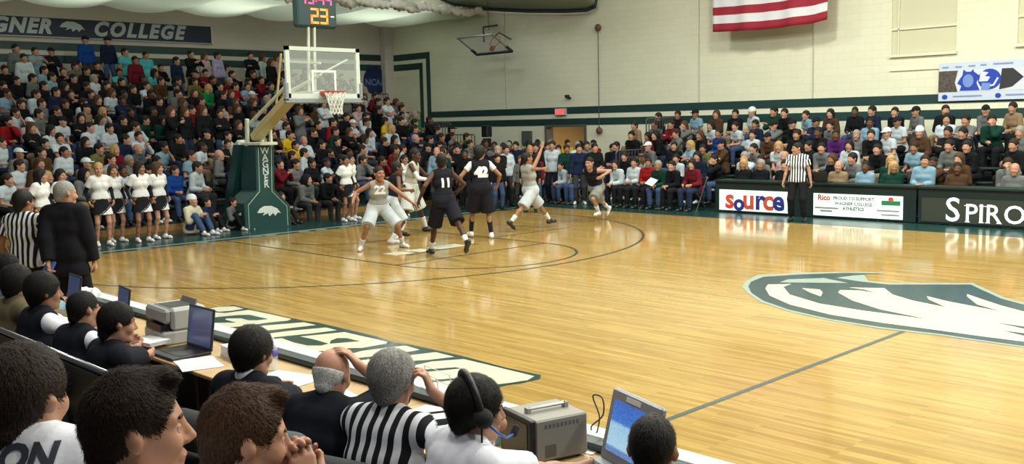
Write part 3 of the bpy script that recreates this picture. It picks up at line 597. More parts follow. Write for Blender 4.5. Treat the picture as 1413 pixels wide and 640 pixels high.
# door opening with the corridor behind it
mf = mat('grey_door_frame', (.10, .09, .08), .5)
dr = struct(MB().box((-5.16, 20.95, 0), (-5.08, 21.31, 2.2)).box((-3.32, 20.95, 0), (-3.24, 21.31, 2.2)).box((-5.08, 20.95, 2.12), (-3.32, 21.31, 2.2)).build('door_1', mf))
cw = mat('corridor_wall', (.42, .31, .16), .7)
MB().box((-7.0, 21.3, -.1), (-1.8, 25.3, 0)).build('corridor_floor', mat('corridor_tile', (.3, .25, .18), .4), dr)
MB().box((-7.0, 25.2, 0), (-1.8, 25.3, 2.7)).box((-7.0, 21.3, 2.6), (-1.8, 25.3, 2.7)).box((-7.1, 21.3, 0), (-7, 25.3, 2.7)).box((-1.8, 21.3, 0), (-1.7, 25.3, 2.7)).build('corridor_wall', cw, dr)
slab('door_leaf', (-4.0, 22.6, 0), (-3.95, 23.5, 2.05), mat('brown_door', (.12, .06, .03), .5), dr)
slab('notice_board', (-5.7, 25.15, 1.2), (-4.9, 25.2, 2.0), mat('notice_board_yellow', (.6, .42, .15), .7), dr)
# roof
CE = struct(slab('ceiling', (-15, -7, 9.3), (30, 21.3, 9.5), mat('roof_deck', (.30, .30, .27), .8)))
mfab = mat('ceiling_cloth', (.52, .56, .46), .85, bump=.25, bscale=3.)
_n = mfab.node_tree; _t = _n.nodes.new('ShaderNodeBsdfTranslucent'); _t.inputs['Color'].default_value = (.62, .68, .55, 1); _x = _n.nodes.new('ShaderNodeMixShader'); _x.inputs[0].default_value = .5
lnk(_n, _n.nodes['Principled BSDF'].outputs[0], _x.inputs[1]); lnk(_n, _t.outputs[0], _x.inputs[2]); lnk(_n, _x.outputs[0], _n.nodes['Material Output'].inputs[0])
nx, ny = 40, 150; vs = []; fs = []
for i in range(nx+1):
    for j in range(ny+1):
        x = -14.0 + 5.9*i/nx; y = -7 + 28*j/ny
        u_ = i/nx; bay = abs(math.sin(PI*(y+1.1)/2.6 + .5*math.sin(u_*3)))
        z = 6.48 - .20*bay**.7 - .05*math.sin(u_*9 + y*.9)*u_ - .10*math.sin(PI*u_)*(.6+.4*math.sin(y*1.7))
        if u_ > .86: z += .09*math.sin(y*7.3)*(u_-.86)/.14 + .06*math.sin(y*17+2)*(u_-.86)/.14 + .05; x += .16*math.sin(y*5.1)*(u_-.86)/.14
        vs.append((x, y, z))
for i in range(nx):
    for j in range(ny): a = i*(ny+1)+j; fs.append((a, a+1, a+ny+2, a+ny+1))
me = bpy.data.meshes.new('c'); me.from_pydata(vs, [], fs); me.polygons.foreach_set('use_smooth', [True]*len(fs)); me.materials.append(mfab)
o = link('ceiling_cloth', me)
tag(o, 'sagging pale cloth ceiling slung over the crowd behind the basket', 'ceiling cloth')
# bundled end of the cloth
P = [cap((-8.2 + .15*math.sin(k*1.3), 21.0 - k*.42, 6.36 + .05*math.sin(k*2.1)), (-8.2 + .15*math.sin(k*1.3+1.3), 20.6 - k*.42, 6.36 + .05*math.sin(k*2.1+2.1)), .13 + .04*math.sin(k*3.7), k=.05) for k in range(28)]
nz = lambda X, Y, Z: .035*np.sin(X*17 + 3*np.sin(Y*5))*np.sin(Y*14 + Z*9) + .02*np.sin(Y*31 + X*12)
link('rolled_hem', blob(P, .05, noise=nz), mat('white_wadding', (.78, .74, .66), .9), o)
# dark edged roof panel near the far wall
vs = []; fs = []; E0 = [(-10.8, 7.25), (-9.4, 6.72), (-7.6, 6.40), (-5.6, 6.15), (-3.8, 5.98), (-2.9, 5.93), (-2.55, 6.0)]
for (x, z) in E0:
    for k in range(5): vs.append((x + .35*k*(x > -3), 20.7 - k*.55, z + .04 + .26*k - .02*k*k))
for i in range(len(E0)-1):
    for k in range(4): a = i*5+k; fs.append((a, a+5, a+6, a+1))
me = bpy.data.meshes.new('c'); me.from_pydata(vs, [], fs); me.polygons.foreach_set('use_smooth', [True]*len(fs)); me.materials.append(mat('roof_panel_cloth', (.34, .37, .28), .8))
o = link('roof_panel', me); o.modifiers.new('s', 'SOLIDIFY').thickness = .03
tag(o, 'long grey-green roof panel with dark curved lower edge above the far wall', 'roof panel')
MB().tube([(x, 20.7, z) for x, z in E0] + [(-2.4, 20.6, 6.2)], .055, 8).build('edge_tube', mat('edge_navy', (.03, .04, .05), .5), o, True)
# ------------------------------------------------------------------ bleachers
def bleachers(label, nrow, org, along, back, depth, z0, rise, length, skirt=True):
    """steps backwards; along = unit vector of a row, back = unit vector going up"""
    B = empty('bleacher', label, 'bleacher', org)
    M3 = frame((0, 0, 0), along, back, (0, 0, 1))
    mb = MB(); mb.M = M3
    for i in range(nrow): mb.box((0, depth*i, z0 + rise*i - .05), (length, depth*(i+1) + .02, z0 + rise*i))
    mb.build('tread', M_BLEACH, B)
    mb = MB(); mb.M = M3
    for i in range(nrow): mb.box((0, depth*(i+1) - .03, z0 + rise*i), (length, depth*(i+1), z0 + rise*(i+1) - .05))
    mb.build('riser', M_BLEACH, B)
    for i in range(nrow):
        mb = MB(); mb.M = M3; mb.box((.05, depth*i + .28, z0 + rise*i + .38), (length-.05, depth*i + .56, z0 + rise*i + .42), .01)
        k = 0.4
        while k < length: mb.box((k, depth*i + .40, z0 + rise*i), (k+.05, depth*i + .44, z0 + rise*i + .38)); k += 2.2
        mb.build('bench', M_BLEACH, B)
    mb = MB(); mb.M = M3; mb.box((0, 0, 0), (length, .03, z0 - .05)); mb.build('skirt', mat('varnished_board', (.30, .16, .05), .4) if skirt else M_BLEACH, B)
    for e in (0, length-.03):
        mb = MB(); mb.M = M3; mb.add([(e, .03, .0), (e, depth*nrow, 0), (e, depth*nrow, z0+rise*(nrow-1)), (e, .03, z0-.06), (e+.03, .03, .0), (e+.03, depth*nrow, 0), (e+.03, depth*nrow, z0+rise*(nrow-1)), (e+.03, .03, z0-.06)], [(0,1,2,3), (7,6,5,4), (0,4,5,1), (1,5,6,2), (2,6,7,3), (3,7,4,0)])
        mb.build('end_panel', M_BLEACH, B)
    return B
BA = bleachers('tall dark bleachers filled with spectators behind the basket', 13, (-3.0, -6.5, 0), (0, 1, 0), (-1, 0, 0), .8, .2, .25, 24.1)
BB = bleachers('low dark green bleachers along the far wall behind the scorer tables', 5, (.95, 17.3, 0), (1, 0, 0), (0, 1, 0), .7, .1, .28, 14.5, False)
for xa, lab in ((4.55, 'aisle_step'), (11.0, 'aisle_step')):
    for j in range(4):
        mb = MB(); mb.box((xa-.95, .7*j - .0, .1+.28*j), (xa-.2, .7*j+.3, .24+.28*j))
        mb.build(lab, mat('aisle_green', (.05, .085, .06), .6), BB)
def guard(label, a, b_, z, h, grp='guard rails at the bleacher ends'):
    a = Vector(a); b2 = Vector(b_); t = empty('guard_rail', label, 'railing', (0, 0, 0), 0, grp)
    d = b2 - a; L = d.length; d.normalize(); mb = MB()
    mb.tube([a, a+Vector((0, 0, h-.05)), a+d*.05+Vector((0, 0, h)), b2-d*.05+Vector((0, 0, h)), b2+Vector((0, 0, h-.05)), b2], .022, 6); mb.build('frame', M_STEEL, t)
    n = max(2, int(L/.13)); mb = MB()
    for k in range(1, n): p = a + d*L*k/n; mb.tube([p+Vector((0, 0, .06)), p+Vector((0, 0, h))], .015, 5)
    mb.tube([a+Vector((0, 0, .08)), b2+Vector((0, 0, .08))], .015, 5)
    mb.build('bars', M_STEEL, t); return t
for k, (xa, xb, z, nm) in enumerate(((-10.9, -9.9, 2.45, 'highest'), (-9.8, -9.0, 2.1, 'second highest'), (-8.9, -8.1, 1.75, 'third from top'), (-7.9, -6.5, 1.35, 'second lowest, widest'), (-6.3, -5.3, .95, 'lowest'), )):
    guard('grey barred guard rail beside the baseline bleachers, ' + nm, (xa, 17.75, z), (xb, 17.75, z), z, 1.0)
guard('grey barred guard rail at the left end of the far bleachers, lower', (.85, 17.6, .3), (.85, 18.9, .3), 0, 1.15)
guard('grey barred guard rail at the left end of the far bleachers, upper', (.85, 19.0, 1.2), (.85, 20.7, 1.2), 0, 1.15)
# ------------------------------------------------------------------ wall fittings
b_ = slab('banner', (-13.98, 2.0, 5.35), (-13.94, 13.07, 5.93), M_NAVY)
tag(b_, 'long navy banner reading Wagner College high on the end wall', 'banner')
TL = lambda y, z, x=-13.935: frame((x, y, z), (0, 1, 0), (0, 0, 1), (1, 0, 0))
text('banner_lettering', 'WAGNER', .62, M_SIL, TL(6.1, 5.64), b_, bold=.03, shear=.3, space=1.15, depth=.004)
text('banner_lettering', 'COLLEGE', .62, M_SIL, TL(10.45, 5.64), b_, bold=.03, shear=.3, space=1.25, depth=.004)
hawk = [(0, .55), (.25, .85), (.6, 1), (1.2, .98), (1.7, .75), (2.0, .35), (1.75, .45), (1.5, .2), (1.35, .42), (1.0, .2), (.9, .45), (.45, .3), (.62, .52), (.2, .5)]
def hawk_mesh(M, s, name, m, parent, flip=1):
    mb = MB(); mb.M = M; mb.prism([(flip*x*s, y*s) for x, y in hawk], 0, .004); return mb.build(name, m, parent)
hawk_mesh(TL(7.85, 5.45), .4, 'hawk_emblem', M_SIL, b_)
slab('lower_batten', (-13.98, 2.0, 5.31), (-13.93, 13.09, 5.35), mat('grey_batten', (.35, .37, .38), .4), b_); slab('side_batten', (-13.98, 13.07, 5.31), (-13.93, 13.14, 5.95), mat('white_batten', (.6, .6, .6), .4), b_)
mb = MB(); mb.lathe([(.01, 0), (.56, 0), (.56, .04), (.01, .04)], 40, 'x', (-13.98, 20.2, 4.12)); n_ = mb.build('round_sign', mat('blue_sign', (.008, .018, .10), .4)); tag(n_, 'round dark blue sign on the end wall above the corner rails', 'sign')
text('sign_lettering', 'NCAA', .36, mat('sign_blue_letter', (.12, .2, .42), .5), TL(20.2, 4.05), n_, bold=.01)
# flag
mr, mw, mbl = mat('flag_red', (.30, .015, .035), .8), mat('flag_white', (.68, .68, .74), .8), mat('flag_blue', (.02, .03, .12), .8)
vs = []; fs = []; mi = []; W_, H_ = 3.62, 3.0; NX, NZ = 48, 26
for j in range(NZ+1):
    for i in range(NX+1):
        u_ = i/NX; v_ = j/NZ; x = 2.30 + W_*u_ - .06*(1-v_)*u_
        z = 4.80 + H_*v_ - .06*math.sin(PI*u_)*(1-v_) + .05*(1-v_)*(u_ > .9)*(u_-.9)*10
        y = 20.25 + .05*math.sin(u_*15)*(1-.5*v_) + .03*math.sin(u_*31+1)
        vs.append((x, y, z))
for j in range(NZ):
    for i in range(NX):
        a = j*(NX+1)+i; fs.append((a, a+1, a+NX+2, a+NX+1)); s_ = j//2
        mi.append(2 if (s_ >= 6 and i < NX*.4) else (s_ % 2))
me = bpy.data.meshes.new('f'); me.from_pydata(vs, [], fs)
for m_ in (mr, mw, mbl): me.materials.append(m_)
me.polygons.foreach_set('material_index', mi); me.polygons.foreach_set('use_smooth', [True]*len(fs))
fl = link('flag', me); fl.modifiers.new('s', 'SOLIDIFY').thickness = .006; tag(fl, 'large red and white striped American flag hanging before the far wall', 'flag')
mb = MB()
for r_ in range(9):
    for c_ in range(6 - r_ % 2):
        cx, cz = 2.36 + (c_ + .5 + (r_ % 2)*.5)*W_*.4/6.2, 6.28 + (r_ + .5)*1.5/9.2
        poly = [((.055 if k % 2 == 0 else .022)*math.sin(PI*k/5), (.055 if k % 2 == 0 else .022)*math.cos(PI*k/5)) for k in range(10)]
        mb.M = frame((cx, 20.155, cz), (1, 0, 0), (0, 0, 1), (0, -1, 0)); mb.prism(poly, 0, .004)
s_ = mb.build('stars', mw, fl); s_['kind'] = 'stuff'
MB().tube([(2.2, 20.25, 7.82), (6.0, 20.25, 7.82)], .025, 8).build('flag_pole', M_STEEL, fl, True)
MB().tube([(2.4, 20.25, 7.84), (2.4, 20.25, 9.3)], .006, 5).build('cord', M_STEEL, fl); MB().tube([(5.8, 20.25, 7.84), (5.8, 20.25, 9.3)], .006, 5).build('cord', M_STEEL, fl)
# blue banner on the right
bn = slab('banner', (8.57, 20.93, 2.62), (12.4, 20.97, 3.56), mat('banner_pale_blue', (.55, .62, .75), .6)); tag(bn, 'pale blue and white banner with blue figures high on the far wall', 'banner')
TB = lambda x, z, y=20.925: frame((x, y, z), (1, 0, 0), (0, 0, 1), (0, -1, 0))
def bshape(name, poly, m, d=0):
    q = MB(); q.M = TB(8.57, 2.62, 20.93 - .002*d); q.prism(poly, 0, .003); return q.build(name, m, bn)
mB, mLB, mBr = mat('banner_blue', (.015, .05, .42), .6), mat('banner_sky', (.16, .27, .62), .6), mat('banner_brown', (.085, .068, .06), .7, noise=.5, nscale=20.)
bshape('picture_strip', [(0, .22), (3.83, .22), (3.83, .74), (0, .74)], mat('banner_white', (.62, .66, .75), .6), 1)
bshape('brown_patch', [(0, .22), (.47, .22), (.40, .45), (.47, .74), (0, .74)], mBr, 2); bshape('dark_patch', [(1.45, .24), (1.75, .3), (2.0, .52), (1.75, .74), (1.5, .74)], mat('banner_black', (.03, .03, .035), .7), 2)
bshape('blue_figure', [(.52, .24), (1.0, .24), (.92, .42), (.98, .6), (.85, .7), (.84, .76), (.78, .70), (.68, .70), (.6, .76), (.58, .62), (.5, .5), (.46, .42), (.56, .36)], mB, 3)
bshape('figure_face', arcp := [(.72 + .13*math.cos(t), .48 + .16*math.sin(t)) for t in [k*PI/8 for k in range(16)]], mLB, 5)
bshape('blue_disc', [(1.22 + .27*math.cos(t), .5 + .25*math.sin(t)) for t in [k*PI/10 for k in range(20)]], mB, 3)
bshape('white_notch', [(.98, .45), (1.18, .45), (1.24, .55), (1.12, .58), (1.2, .66), (1.02, .7)], mat('banner_white', (.62, .66, .75), .6), 6)
bshape('sky_patch', [(1.03, .25), (1.22, .24), (1.26, .4), (1.05, .42)], mLB, 6)
bshape('figure_line', [(1.24, .32), (1.34, .34), (1.44, .52), (1.40, .54), (1.31, .38), (1.24, .36)], mat('banner_white', (.62, .66, .75), .6), 7)
for k in range(3): bshape('round_mark', [(.16 + 1.27*k + .07*math.cos(t), .1 + .06*math.sin(t)) for t in [j*PI/6 for j in range(12)]], mB, 3)
for x0, x1, z in ((.36, 1.05, .11), (1.6, 2.3, .11), (.08, .24, .83), (.4, .56, .83), (.72, .88, .84), (1.0, 1.14, .85), (1.3, 1.75, .86)):
    q = bshape('blurred_wording', [(x0, z-.018), (x1, z-.018), (x1, z+.018), (x0, z+.018)], mat('banner_wording', (.22, .3, .52), .6), 3)
# folded side basket
t = empty('folded_basketball_hoop', 'glass backboard with orange hoop folded up by the far wall', 'basketball hoop', (0, 0, 0))
Ax = Vector((1, 0, 0)); Ux = Vector((0, -.86, .5)).normalized(); Nn = Ax.cross(Ux)
C0 = Vector((-6.95, 19.8, 5.08)); Mb = frame(C0, Ax, Ux, -Nn)
mgl = mat('clear_glass', (.75, .85, .82), .08, spec=.6, alpha=.16)
mb = MB(); mb.M = Mb; mb.box((-.88, -.5, -.008), (.88, .5, .008)); mb.build('glass', mgl, t)
mb = MB(); mb.M = Mb
for lo, hi in (((-.92, -.535, -.02), (.92, -.49, .02)), ((-.92, .49, -.02), (.92, .535, .02)), ((-.92, -.5, -.02), (-.87, .5, .02)), ((.87, -.5, -.02), (.92, .5, .02))): mb.box(lo, hi)
mb.build('backboard_frame', mat('grey_frame', (.25, .25, .27), .4), t)
mb = MB(); mb.M = Mb; mb.box((-.94, -.6, -.045), (.94, -.52, .045), .01); mb.box((-.94, -.6, -.045), (-.87, -.25, .045), .01); mb.box((.87, -.6, -.045), (.94, -.25, .045), .01); mb.build('padding', mat('navy_padding', (.02, .025, .04), .6), t)
mb = MB(); mb.M = Mb
mb.tube([(.23*math.cos(k*PI/12), -.42, .38 + .23*math.sin(k*PI/12)) for k in range(24)], .012, 6, closed=True); mb.box((-.09, -.46, .02), (.09, -.38, .17)); mb.build('rim', mat('rim_orange', (.45, .06, .03), .4), t, True)
MB().tube([C0 + Vector((-.1, .1, .1)), (-7.5, 20.3, 5.75), (-7.5, 21, 5.85)], .035, 6).tube([C0 + Vector((.5, 0, .2)), (-6.8, 20.4, 5.5), (-6.8, 21, 5.3)], .025, 6).tube([(-7.1, 20.2, 5.6), (-7.2, 20.2, 9.3)], .012, 6).build('mounting_arm', M_STEEL, t, True)
t = empty('hanging_cord', 'thin cord with a brown ball at each end hanging on the far wall', 'cord', (-2.6, 20.9, 1.99))
MB().tube([(0, 0, 0), (0, 0, 3.37)], .014, 6).build('cord', M_STEEL, t); mb = MB()
for z, nm in ((0, 'lower_ball'), (3.37, 'upper_ball')):
    link(nm, blob([ell((0, 0, z), (.12, .09, .12), k=.01)], .03), mat('brown_leather', (.16, .06, .05), .5), t)
o = MB().box((-4.06, 20.88, 3.08), (-3.92, 21, 3.14)).lathe([(.01, -.08), (.05, -.08), (.06, .06), (.01, .06)], 10, 'y', (-3.94, 20.82, 3.16)).build('wall_camera', M_BLK); tag(o, 'small black camera mounted high on the far wall', 'camera')
e_ = slab('exit_sign', (-4.62, 20.9, 2.52), (-4.12, 21, 2.76), mat('exit_box', (.55, .45, .42), .5), None, .01); tag(e_, 'small lit exit sign above the open doorway', 'sign')
text('exit_lettering', 'EXIT', .20, mat('exit_red', (.8, .05, .05), .5, emit=(1, .06, .06), es=2.), TB(-4.37, 2.635, 20.895), e_, bold=.008, depth=.003)
o = slab('electrical_panel', (-6.27, 20.9, 1.5), (-5.81, 21, 2.0), mat('panel_grey', (.07, .085, .085), .5), None, .01); tag(o, 'small dark grey electrical panel on the far wall left of the doorway', 'electrical panel')
slab('panel_door', (-6.22, 20.885, 1.55), (-5.86, 20.9, 1.95), mat('panel_grey2', (.09, .105, .105), .5), o)
o = empty('speaker_stand', 'tall black loudspeaker on a pole among the standing crowd', 'speaker', (-6.7, 19.6, 0))
MB().tube([(0, 0, 0), (0, 0, 1.5)], .03, 8).build('pole', M_BLK, o); MB().box((-.13, -.12, 1.45), (.13, .12, 1.78), .03).build('lower_cabinet', M_BLK, o); MB().box((-.16, -.13, 1.82), (.16, .13, 2.24), .03).build('upper_cabinet', M_BLK, o)
for k in range(3): MB().tube([(0, 0, .4), (.3*math.cos(k*2.1), .3*math.sin(k*2.1), 0.02)], .015, 6).build('leg', M_BLK, o)
# ------------------------------------------------------------------ scorer tables on the far side
TF = lambda x, z, y=16.535: frame((x, y, z), (1, 0, 0), (0, 0, 1), (0, -1, 0))
def unit(label, x0, x1, s0, s1, smat):
    t = empty('scorer_table', label, 'table', ((x0+x1)/2, 16.8, 0), 0, 'scorer tables along the far sideline'); cx = (x0+x1)/2
    L = lambda a, b_: ((a[0]-cx, a[1]-16.8, a[2]), (b_[0]-cx, b_[1]-16.8, b_[2]))
    slab('tabletop', *L((x0, 16.5, .76), (x1, 17.05, .80)), mat('table_dark_green', (.006, .022, .02), .5), t)
    slab('housing', *L((x0, 16.56, .02), (x1, 16.66, .76)), mat('table_black_green', (.008, .02, .02), .5), t)
    for xx in (x0+.06, x1-.12): slab('leg', *L((xx, 16.9, 0), (xx+.06, 16.96, .76)), M_BLK, t)
    p = slab('display_panel', *L((s0, 16.538, .06), (s1, 16.562, .565)), smat, t); return t, p, cx
def ftext(s, size, m, x, z, p, cx, **k):
    o = text('display_lettering', s, size, m, TF(x-cx, z, -.263), p, depth=.001, **k); return o
mpan = mat('backlit_white', (.8, .85, .8), .4, emit=(.80, .93, .88), es=.80)
t1, p, cx = unit('dark scorer table with the lit white source sign', 4.9, 7.3, 5.03, 6.97, mpan)
sr, sb = mat('sign_red', (.55, .07, .035), .5, emit=(.6, .07, .03), es=.35), mat('sign_blue2', (.02, .03, .20), .5, emit=(.02, .03, .2), es=.3)
x = 5.27
for ch, c_, dz, sz, w in (('s', sr, 0, .66, .235), ('o', sb, -.085, .54, .235), ('u', sr, 0, .66, .275), ('r', sb, 0, .66, .205), ('c', sr, 0, .66, .24), ('e', sb, 0, .66, .25)):
    ftext(ch, sz, c_, x + .06, .325 + dz, p, cx, bold=.022); x += w*1.13
for z in (.12, .17, .5): slab('thin_rule', (5.06-cx, -.264, z), (6.94-cx, -.2625, z+.006), mat('rule_grey', (.45, .55, .52), .5), p)
t2, p, cx = unit('dark scorer table with the lit white sponsor list sign', 7.35, 9.95, 7.58, 9.67, mpan)
md_ = mat('sign_dark_letter', (.12, .16, .15), .5)
ftext('Rico', .17, sr, 7.84, .47, p, cx, bold=.006); ftext('PROUD TO SUPPORT', .10, md_, 8.55, .47, p, cx, bold=.003); ftext('WAGNER COLLEGE', .10, md_, 8.55, .35, p, cx, bold=.003)
ftext('ATHLETICS', .10, md_, 8.55, .24, p, cx, bold=.004); slab('green_logo', (9.2-cx, -.265, .36), (9.62-cx, -.2625, .46), mat('logo_green', (.02, .25, .09), .5), p)
mb = MB(); mb.M = TF(9.41-cx, .49, -.264); mb.prism([(.06*math.cos(k*PI/6), .05*math.sin(k*PI/6)) for k in range(12)], 0, .002); mb.build('tomato_mark', sr, p)
for x0, x1, z in ((7.62, 8.2, .22), (7.75, 8.05, .15), (9.1, 9.6, .22), (9.2, 9.6, .13)): slab('small_print', (x0-cx, -.265, z), (x1-cx, -.2625, z+.035), mat('print_grey', (.28, .34, .32), .5), p)
for z in (.19, .3, .42): slab('thin_rule', (7.62-cx, -.264, z), (9.62-cx, -.2625, z+.006), mat('rule_grey', (.45, .55, .52), .5), p)
t3, p, cx = unit('dark scorer table with the black display reading SPIRO', 10.0, 13.6, 10.08, 13.5, mat('black_display', (.02, .025, .02), .3, emit=(.035, .045, .03), es=1.))
mwl = mat('display_white', (.7, .75, .75), .5, emit=(.8, .9, .9), es=.8)
ftext('S', .70, mwl, 10.73, .31, p, cx, bold=.006); ftext('P', .52, mwl, 11.10, .265, p, cx, bold=.004); ftext('I', .52, mwl, 11.30, .265, p, cx, bold=.006); ftext('R', .52, mwl, 11.53, .265, p, cx, bold=.004); ftext('O', .52, mwl, 11.94, .265, p, cx, bold=.004)
for xa, za in ((10.98, .09), (11.255, .09), (11.38, .09), (11.255, .425), (10.96, .425), (11.36, .425), (11.60, .09)): slab('serif', (xa-cx, -.266, za), (xa+.10-cx, -.2625, za+.014), mwl, p)
# ------------------------------------------------------------------ main basket
t = empty('basketball_hoop_stand', 'green padded basketball stand with glass backboard at the baseline', 'basketball hoop', (-1.6, 7.66, 0))
def loc(v): return (v[0]+1.6, v[1]-7.66, v[2])
mb = MB(); prof = [(7.06, .0), (8.26, .0), (8.26, .5), (7.86, .9), (7.90, 1.92), (7.42, 1.92), (7.40, .9), (7.06, .62)]
mb.M = frame(loc((-2.1, 0, 0)), (0, 1, 0), (0, 0, 1), (1, 0, 0)); mb.prism(prof, 0, .7); pad = mb.build('base_pad', M_PAD, t)
mb = MB(); ln = [(7.16, .03), (7.16, .58), (7.47, .88), (7.49, 1.9)]; rn = [(8.17, .03), (8.17, .48), (7.79, .86), (7.83, 1.9)]
for q in (ln, rn): mb.tube([loc((-1.397, a, z)) for a, z in q], .008, 5)
mb.build('piping', mat('piping_white', (.45, .55, .5), .5), pad)
for k, ch in enumerate('WAGNER'): text('pad_lettering', ch, .22, mat('pad_letter', (.5, .55, .52), .5), frame(loc((-1.396, 7.655, 1.80 - k*.155)), (0, 1, 0), (0, 0, 1), (1, 0, 0)), pad, bold=.004)
hawk_mesh(frame(loc((-1.398, 7.38, .22)), (0, 1, 0), (0, 0, 1), (1, 0, 0)), .31, 'hawk_emblem', mat('emblem_white', (.6, .64, .6), .5), pad)
mb = MB(); q = [(-2.25, 1.95), (-1.98, 1.95), (-2.62, .1), (-3.0, .1)]
mb.M = frame(loc((0, 7.75, 0)), (1, 0, 0), (0, 0, 1), (0, -1, 0)); mb.prism(q, -.02, .42); mb.build('rear_brace_pad', M_PAD, t)
mb = MB(); mb.box(loc((-2.95, 7.2, .02)), loc((-1.5, 8.1, .12))); mb.build('base_frame', M_DK, t)
def beam(name, a, b_, w, h, m=M_CM, yo=0):
    a = Vector(loc(a)); b2 = Vector(loc(b_)); d = (b2-a); L = d.length; d.normalize(); s_ = Vector((0, 1, 0)); n3 = d.cross(s_)
    q = MB(); q.M = frame(a, d, s_, -n3 if n3.z < 0 else n3); q.box((0, -w/2, -h/2), (L, w/2, h/2), .01); return q.build(name, m, t)
beam('upright', (-1.85, 7.47, 1.9), (-1.8, 7.47, 2.55), .07, .1); beam('upright', (-1.85, 7.85, 1.9), (-1.8, 7.85, 2.3), .07, .1); beam('upright', (-1.35, 7.80, 1.9), (-1.35, 7.80, 2.35), .06, .08)
beam('crossbar', (-2.1, 7.66, 1.97), (-1.2, 7.66, 1.97), .46, .07); beam('counterweight', (-2.5, 7.5, 1.75), (-2.1, 7.5, 2.0), .25, .16)
beam('main_arm', (-1.75, 7.66, 2.12), (-.12, 7.66, 3.02), .30, .16, M_TAN); beam('upper_arm', (-1.95, 7.52, 2.35), (-.2, 7.52, 3.20), .06, .07); beam('upper_arm', (-1.95, 7.80, 2.35), (-.2, 7.80, 3.20), .06, .07)
beam('extension_arm', (-.2, 7.62, 3.05), (1.12, 7.62, 3.05), .12, .10); beam('link_bar', (-.62, 7.55, 2.85), (-.32, 7.55, 3.95), .04, .05, M_TAN); beam('top_link', (-.35, 7.62, 3.78), (1.1, 7.62, 3.66), .05, .05)
beam('diagonal_brace', (-.15, 7.62, 3.10), (1.1, 7.62, 3.42), .05, .05); beam('diagonal_brace', (.1, 7.30, 3.05), (1.1, 8.3, 3.75), .045, .045)
for dy in (-.07, .08): beam('clock_post', (.66, 7.66+dy, 3.03), (.74, 7.66+dy, 4.45), .055, .055)
def bx(name, lo, hi, m, p=t, bev=.0): return slab(name, loc(lo), loc(hi), m, p, bev)
BX = 1.2
gl = bx('glass', (BX-.012, 6.75, 2.93), (BX, 8.50, 3.94), mgl)
mb = MB(); mf2 = mat('white_frame', (.55, .60, .55), .4)
for lo, hi in (((BX-.04, 6.705, 3.90), (BX+.02, 8.535, 3.98)), ((BX-.04, 6.705, 2.9), (BX+.02, 8.535, 3.02)), ((BX-.04, 6.705, 2.9), (BX+.02, 6.80, 3.98)), ((BX-.04, 8.44, 2.9), (BX+.02, 8.535, 3.98))): mb.box(loc(lo), loc(hi))
mb.build('backboard_frame', mf2, t)
mb = MB()
for lo, hi in (((BX, 7.315, 3.46), (BX+.006, 7.925, 3.51)), ((BX, 7.315, 3.05), (BX+.006, 7.365, 3.46)), ((BX, 7.875, 3.05), (BX+.006, 7.925, 3.46)), ((BX, 7.315, 3.03), (BX+.006, 7.925, 3.06))): mb.box(loc(lo), loc(hi))
mb.build('target_square', mat('white_tape', (.72, .75, .72), .5), t)
mb = MB(); mb.box(loc((BX-.06, 6.66, 2.82)), loc((BX+.05, 8.58, 2.93)), .02); mb.box(loc((BX-.06, 6.66, 2.86)), loc((BX+.05, 6.74, 3.25)), .02); mb.box(loc((BX-.06, 8.50, 2.86)), loc((BX+.05, 8.58, 3.25)), .02)
mb.build('edge_padding', mat('grey_padding', (.22, .25, .26), .6), t)
mrim = mat('rim_orange', (.45, .06, .03), .4); rc = (BX+.40, 7.62, 3.05)
mb = MB(); mb.tube([loc((rc[0]+.229*math.cos(k*PI/14), rc[1]+.229*math.sin(k*PI/14), 3.05)) for k in range(28)], .013, 8, closed=True); mb.box(loc((BX+.0, 7.50, 2.98)), loc((BX+.18, 7.74, 3.075)), .01)
rim = mb.build('rim', mrim, t, True)
mb = MB(); NS = 12
lv = [(.225, 3.04), (.19, 2.94), (.155, 2.84), (.13, 2.74), (.125, 2.65), (.14, 2.58)]
for s_ in (1, -1):
    for k in range(NS):
        mb.tube([loc((rc[0]+r_*math.cos(2*PI*(k+s_*j*.5)/NS), rc[1]+r_*math.sin(2*PI*(k+s_*j*.5)/NS), z)) for j, (r_, z) in enumerate(lv)], .0075, 5)
mb.build('net', mat('net_white', (.72, .74, .68), .8), rim)
# shot clock
c_ = empty('shot_clock', 'black shot clock reading 23 above the backboard', 'scoreboard', (.72, 7.775, 4.42)); q = lambda v: (v[0]-.72, v[1]-7.775, v[2]-4.42)
MB().box(q((.66, 7.25, 4.42)), q((.80, 8.30, 5.22)), .05).build('housing', mat('clock_housing', (.015, .045, .045), .45), c_)
slab('face', q((.8, 7.33, 4.48)), q((.806, 8.24, 5.16)), mat('clock_face', (.02, .05, .055), .35), c_)
SEG = {'0': 'abcdef', '1': 'bc', '2': 'abged', '3': 'abgcd', '4': 'fgbc', '5': 'afgcd', '6': 'afgedc', '7': 'abc', '8': 'abcdefg', '9': 'abcdfg'}
def digit(ch, y0, z0, w, h, m, th):
    mb = MB(); P = {'a': ((0, 1), (1, 1)), 'b': ((1, .5), (1, 1)), 'c': ((1, 0), (1, .5)), 'd': ((0, 0), (1, 0)), 'e': ((0, 0), (0, .5)), 'f': ((0, .5), (0, 1)), 'g': ((0, .5), (1, .5))}
    for s_ in SEG[ch]:
        (a, b1), (c1, d1) = P[s_]; e = .03
        ya, yb = y0+min(a, c1)*w-th/2, y0+max(a, c1)*w+th/2; za, zb = z0+min(b1, d1)*h-th/2, z0+max(b1, d1)*h+th/2
        mb.box(q((.806, ya, za)), q((.812, yb, zb)))
    return mb.build('digit', m, c_)
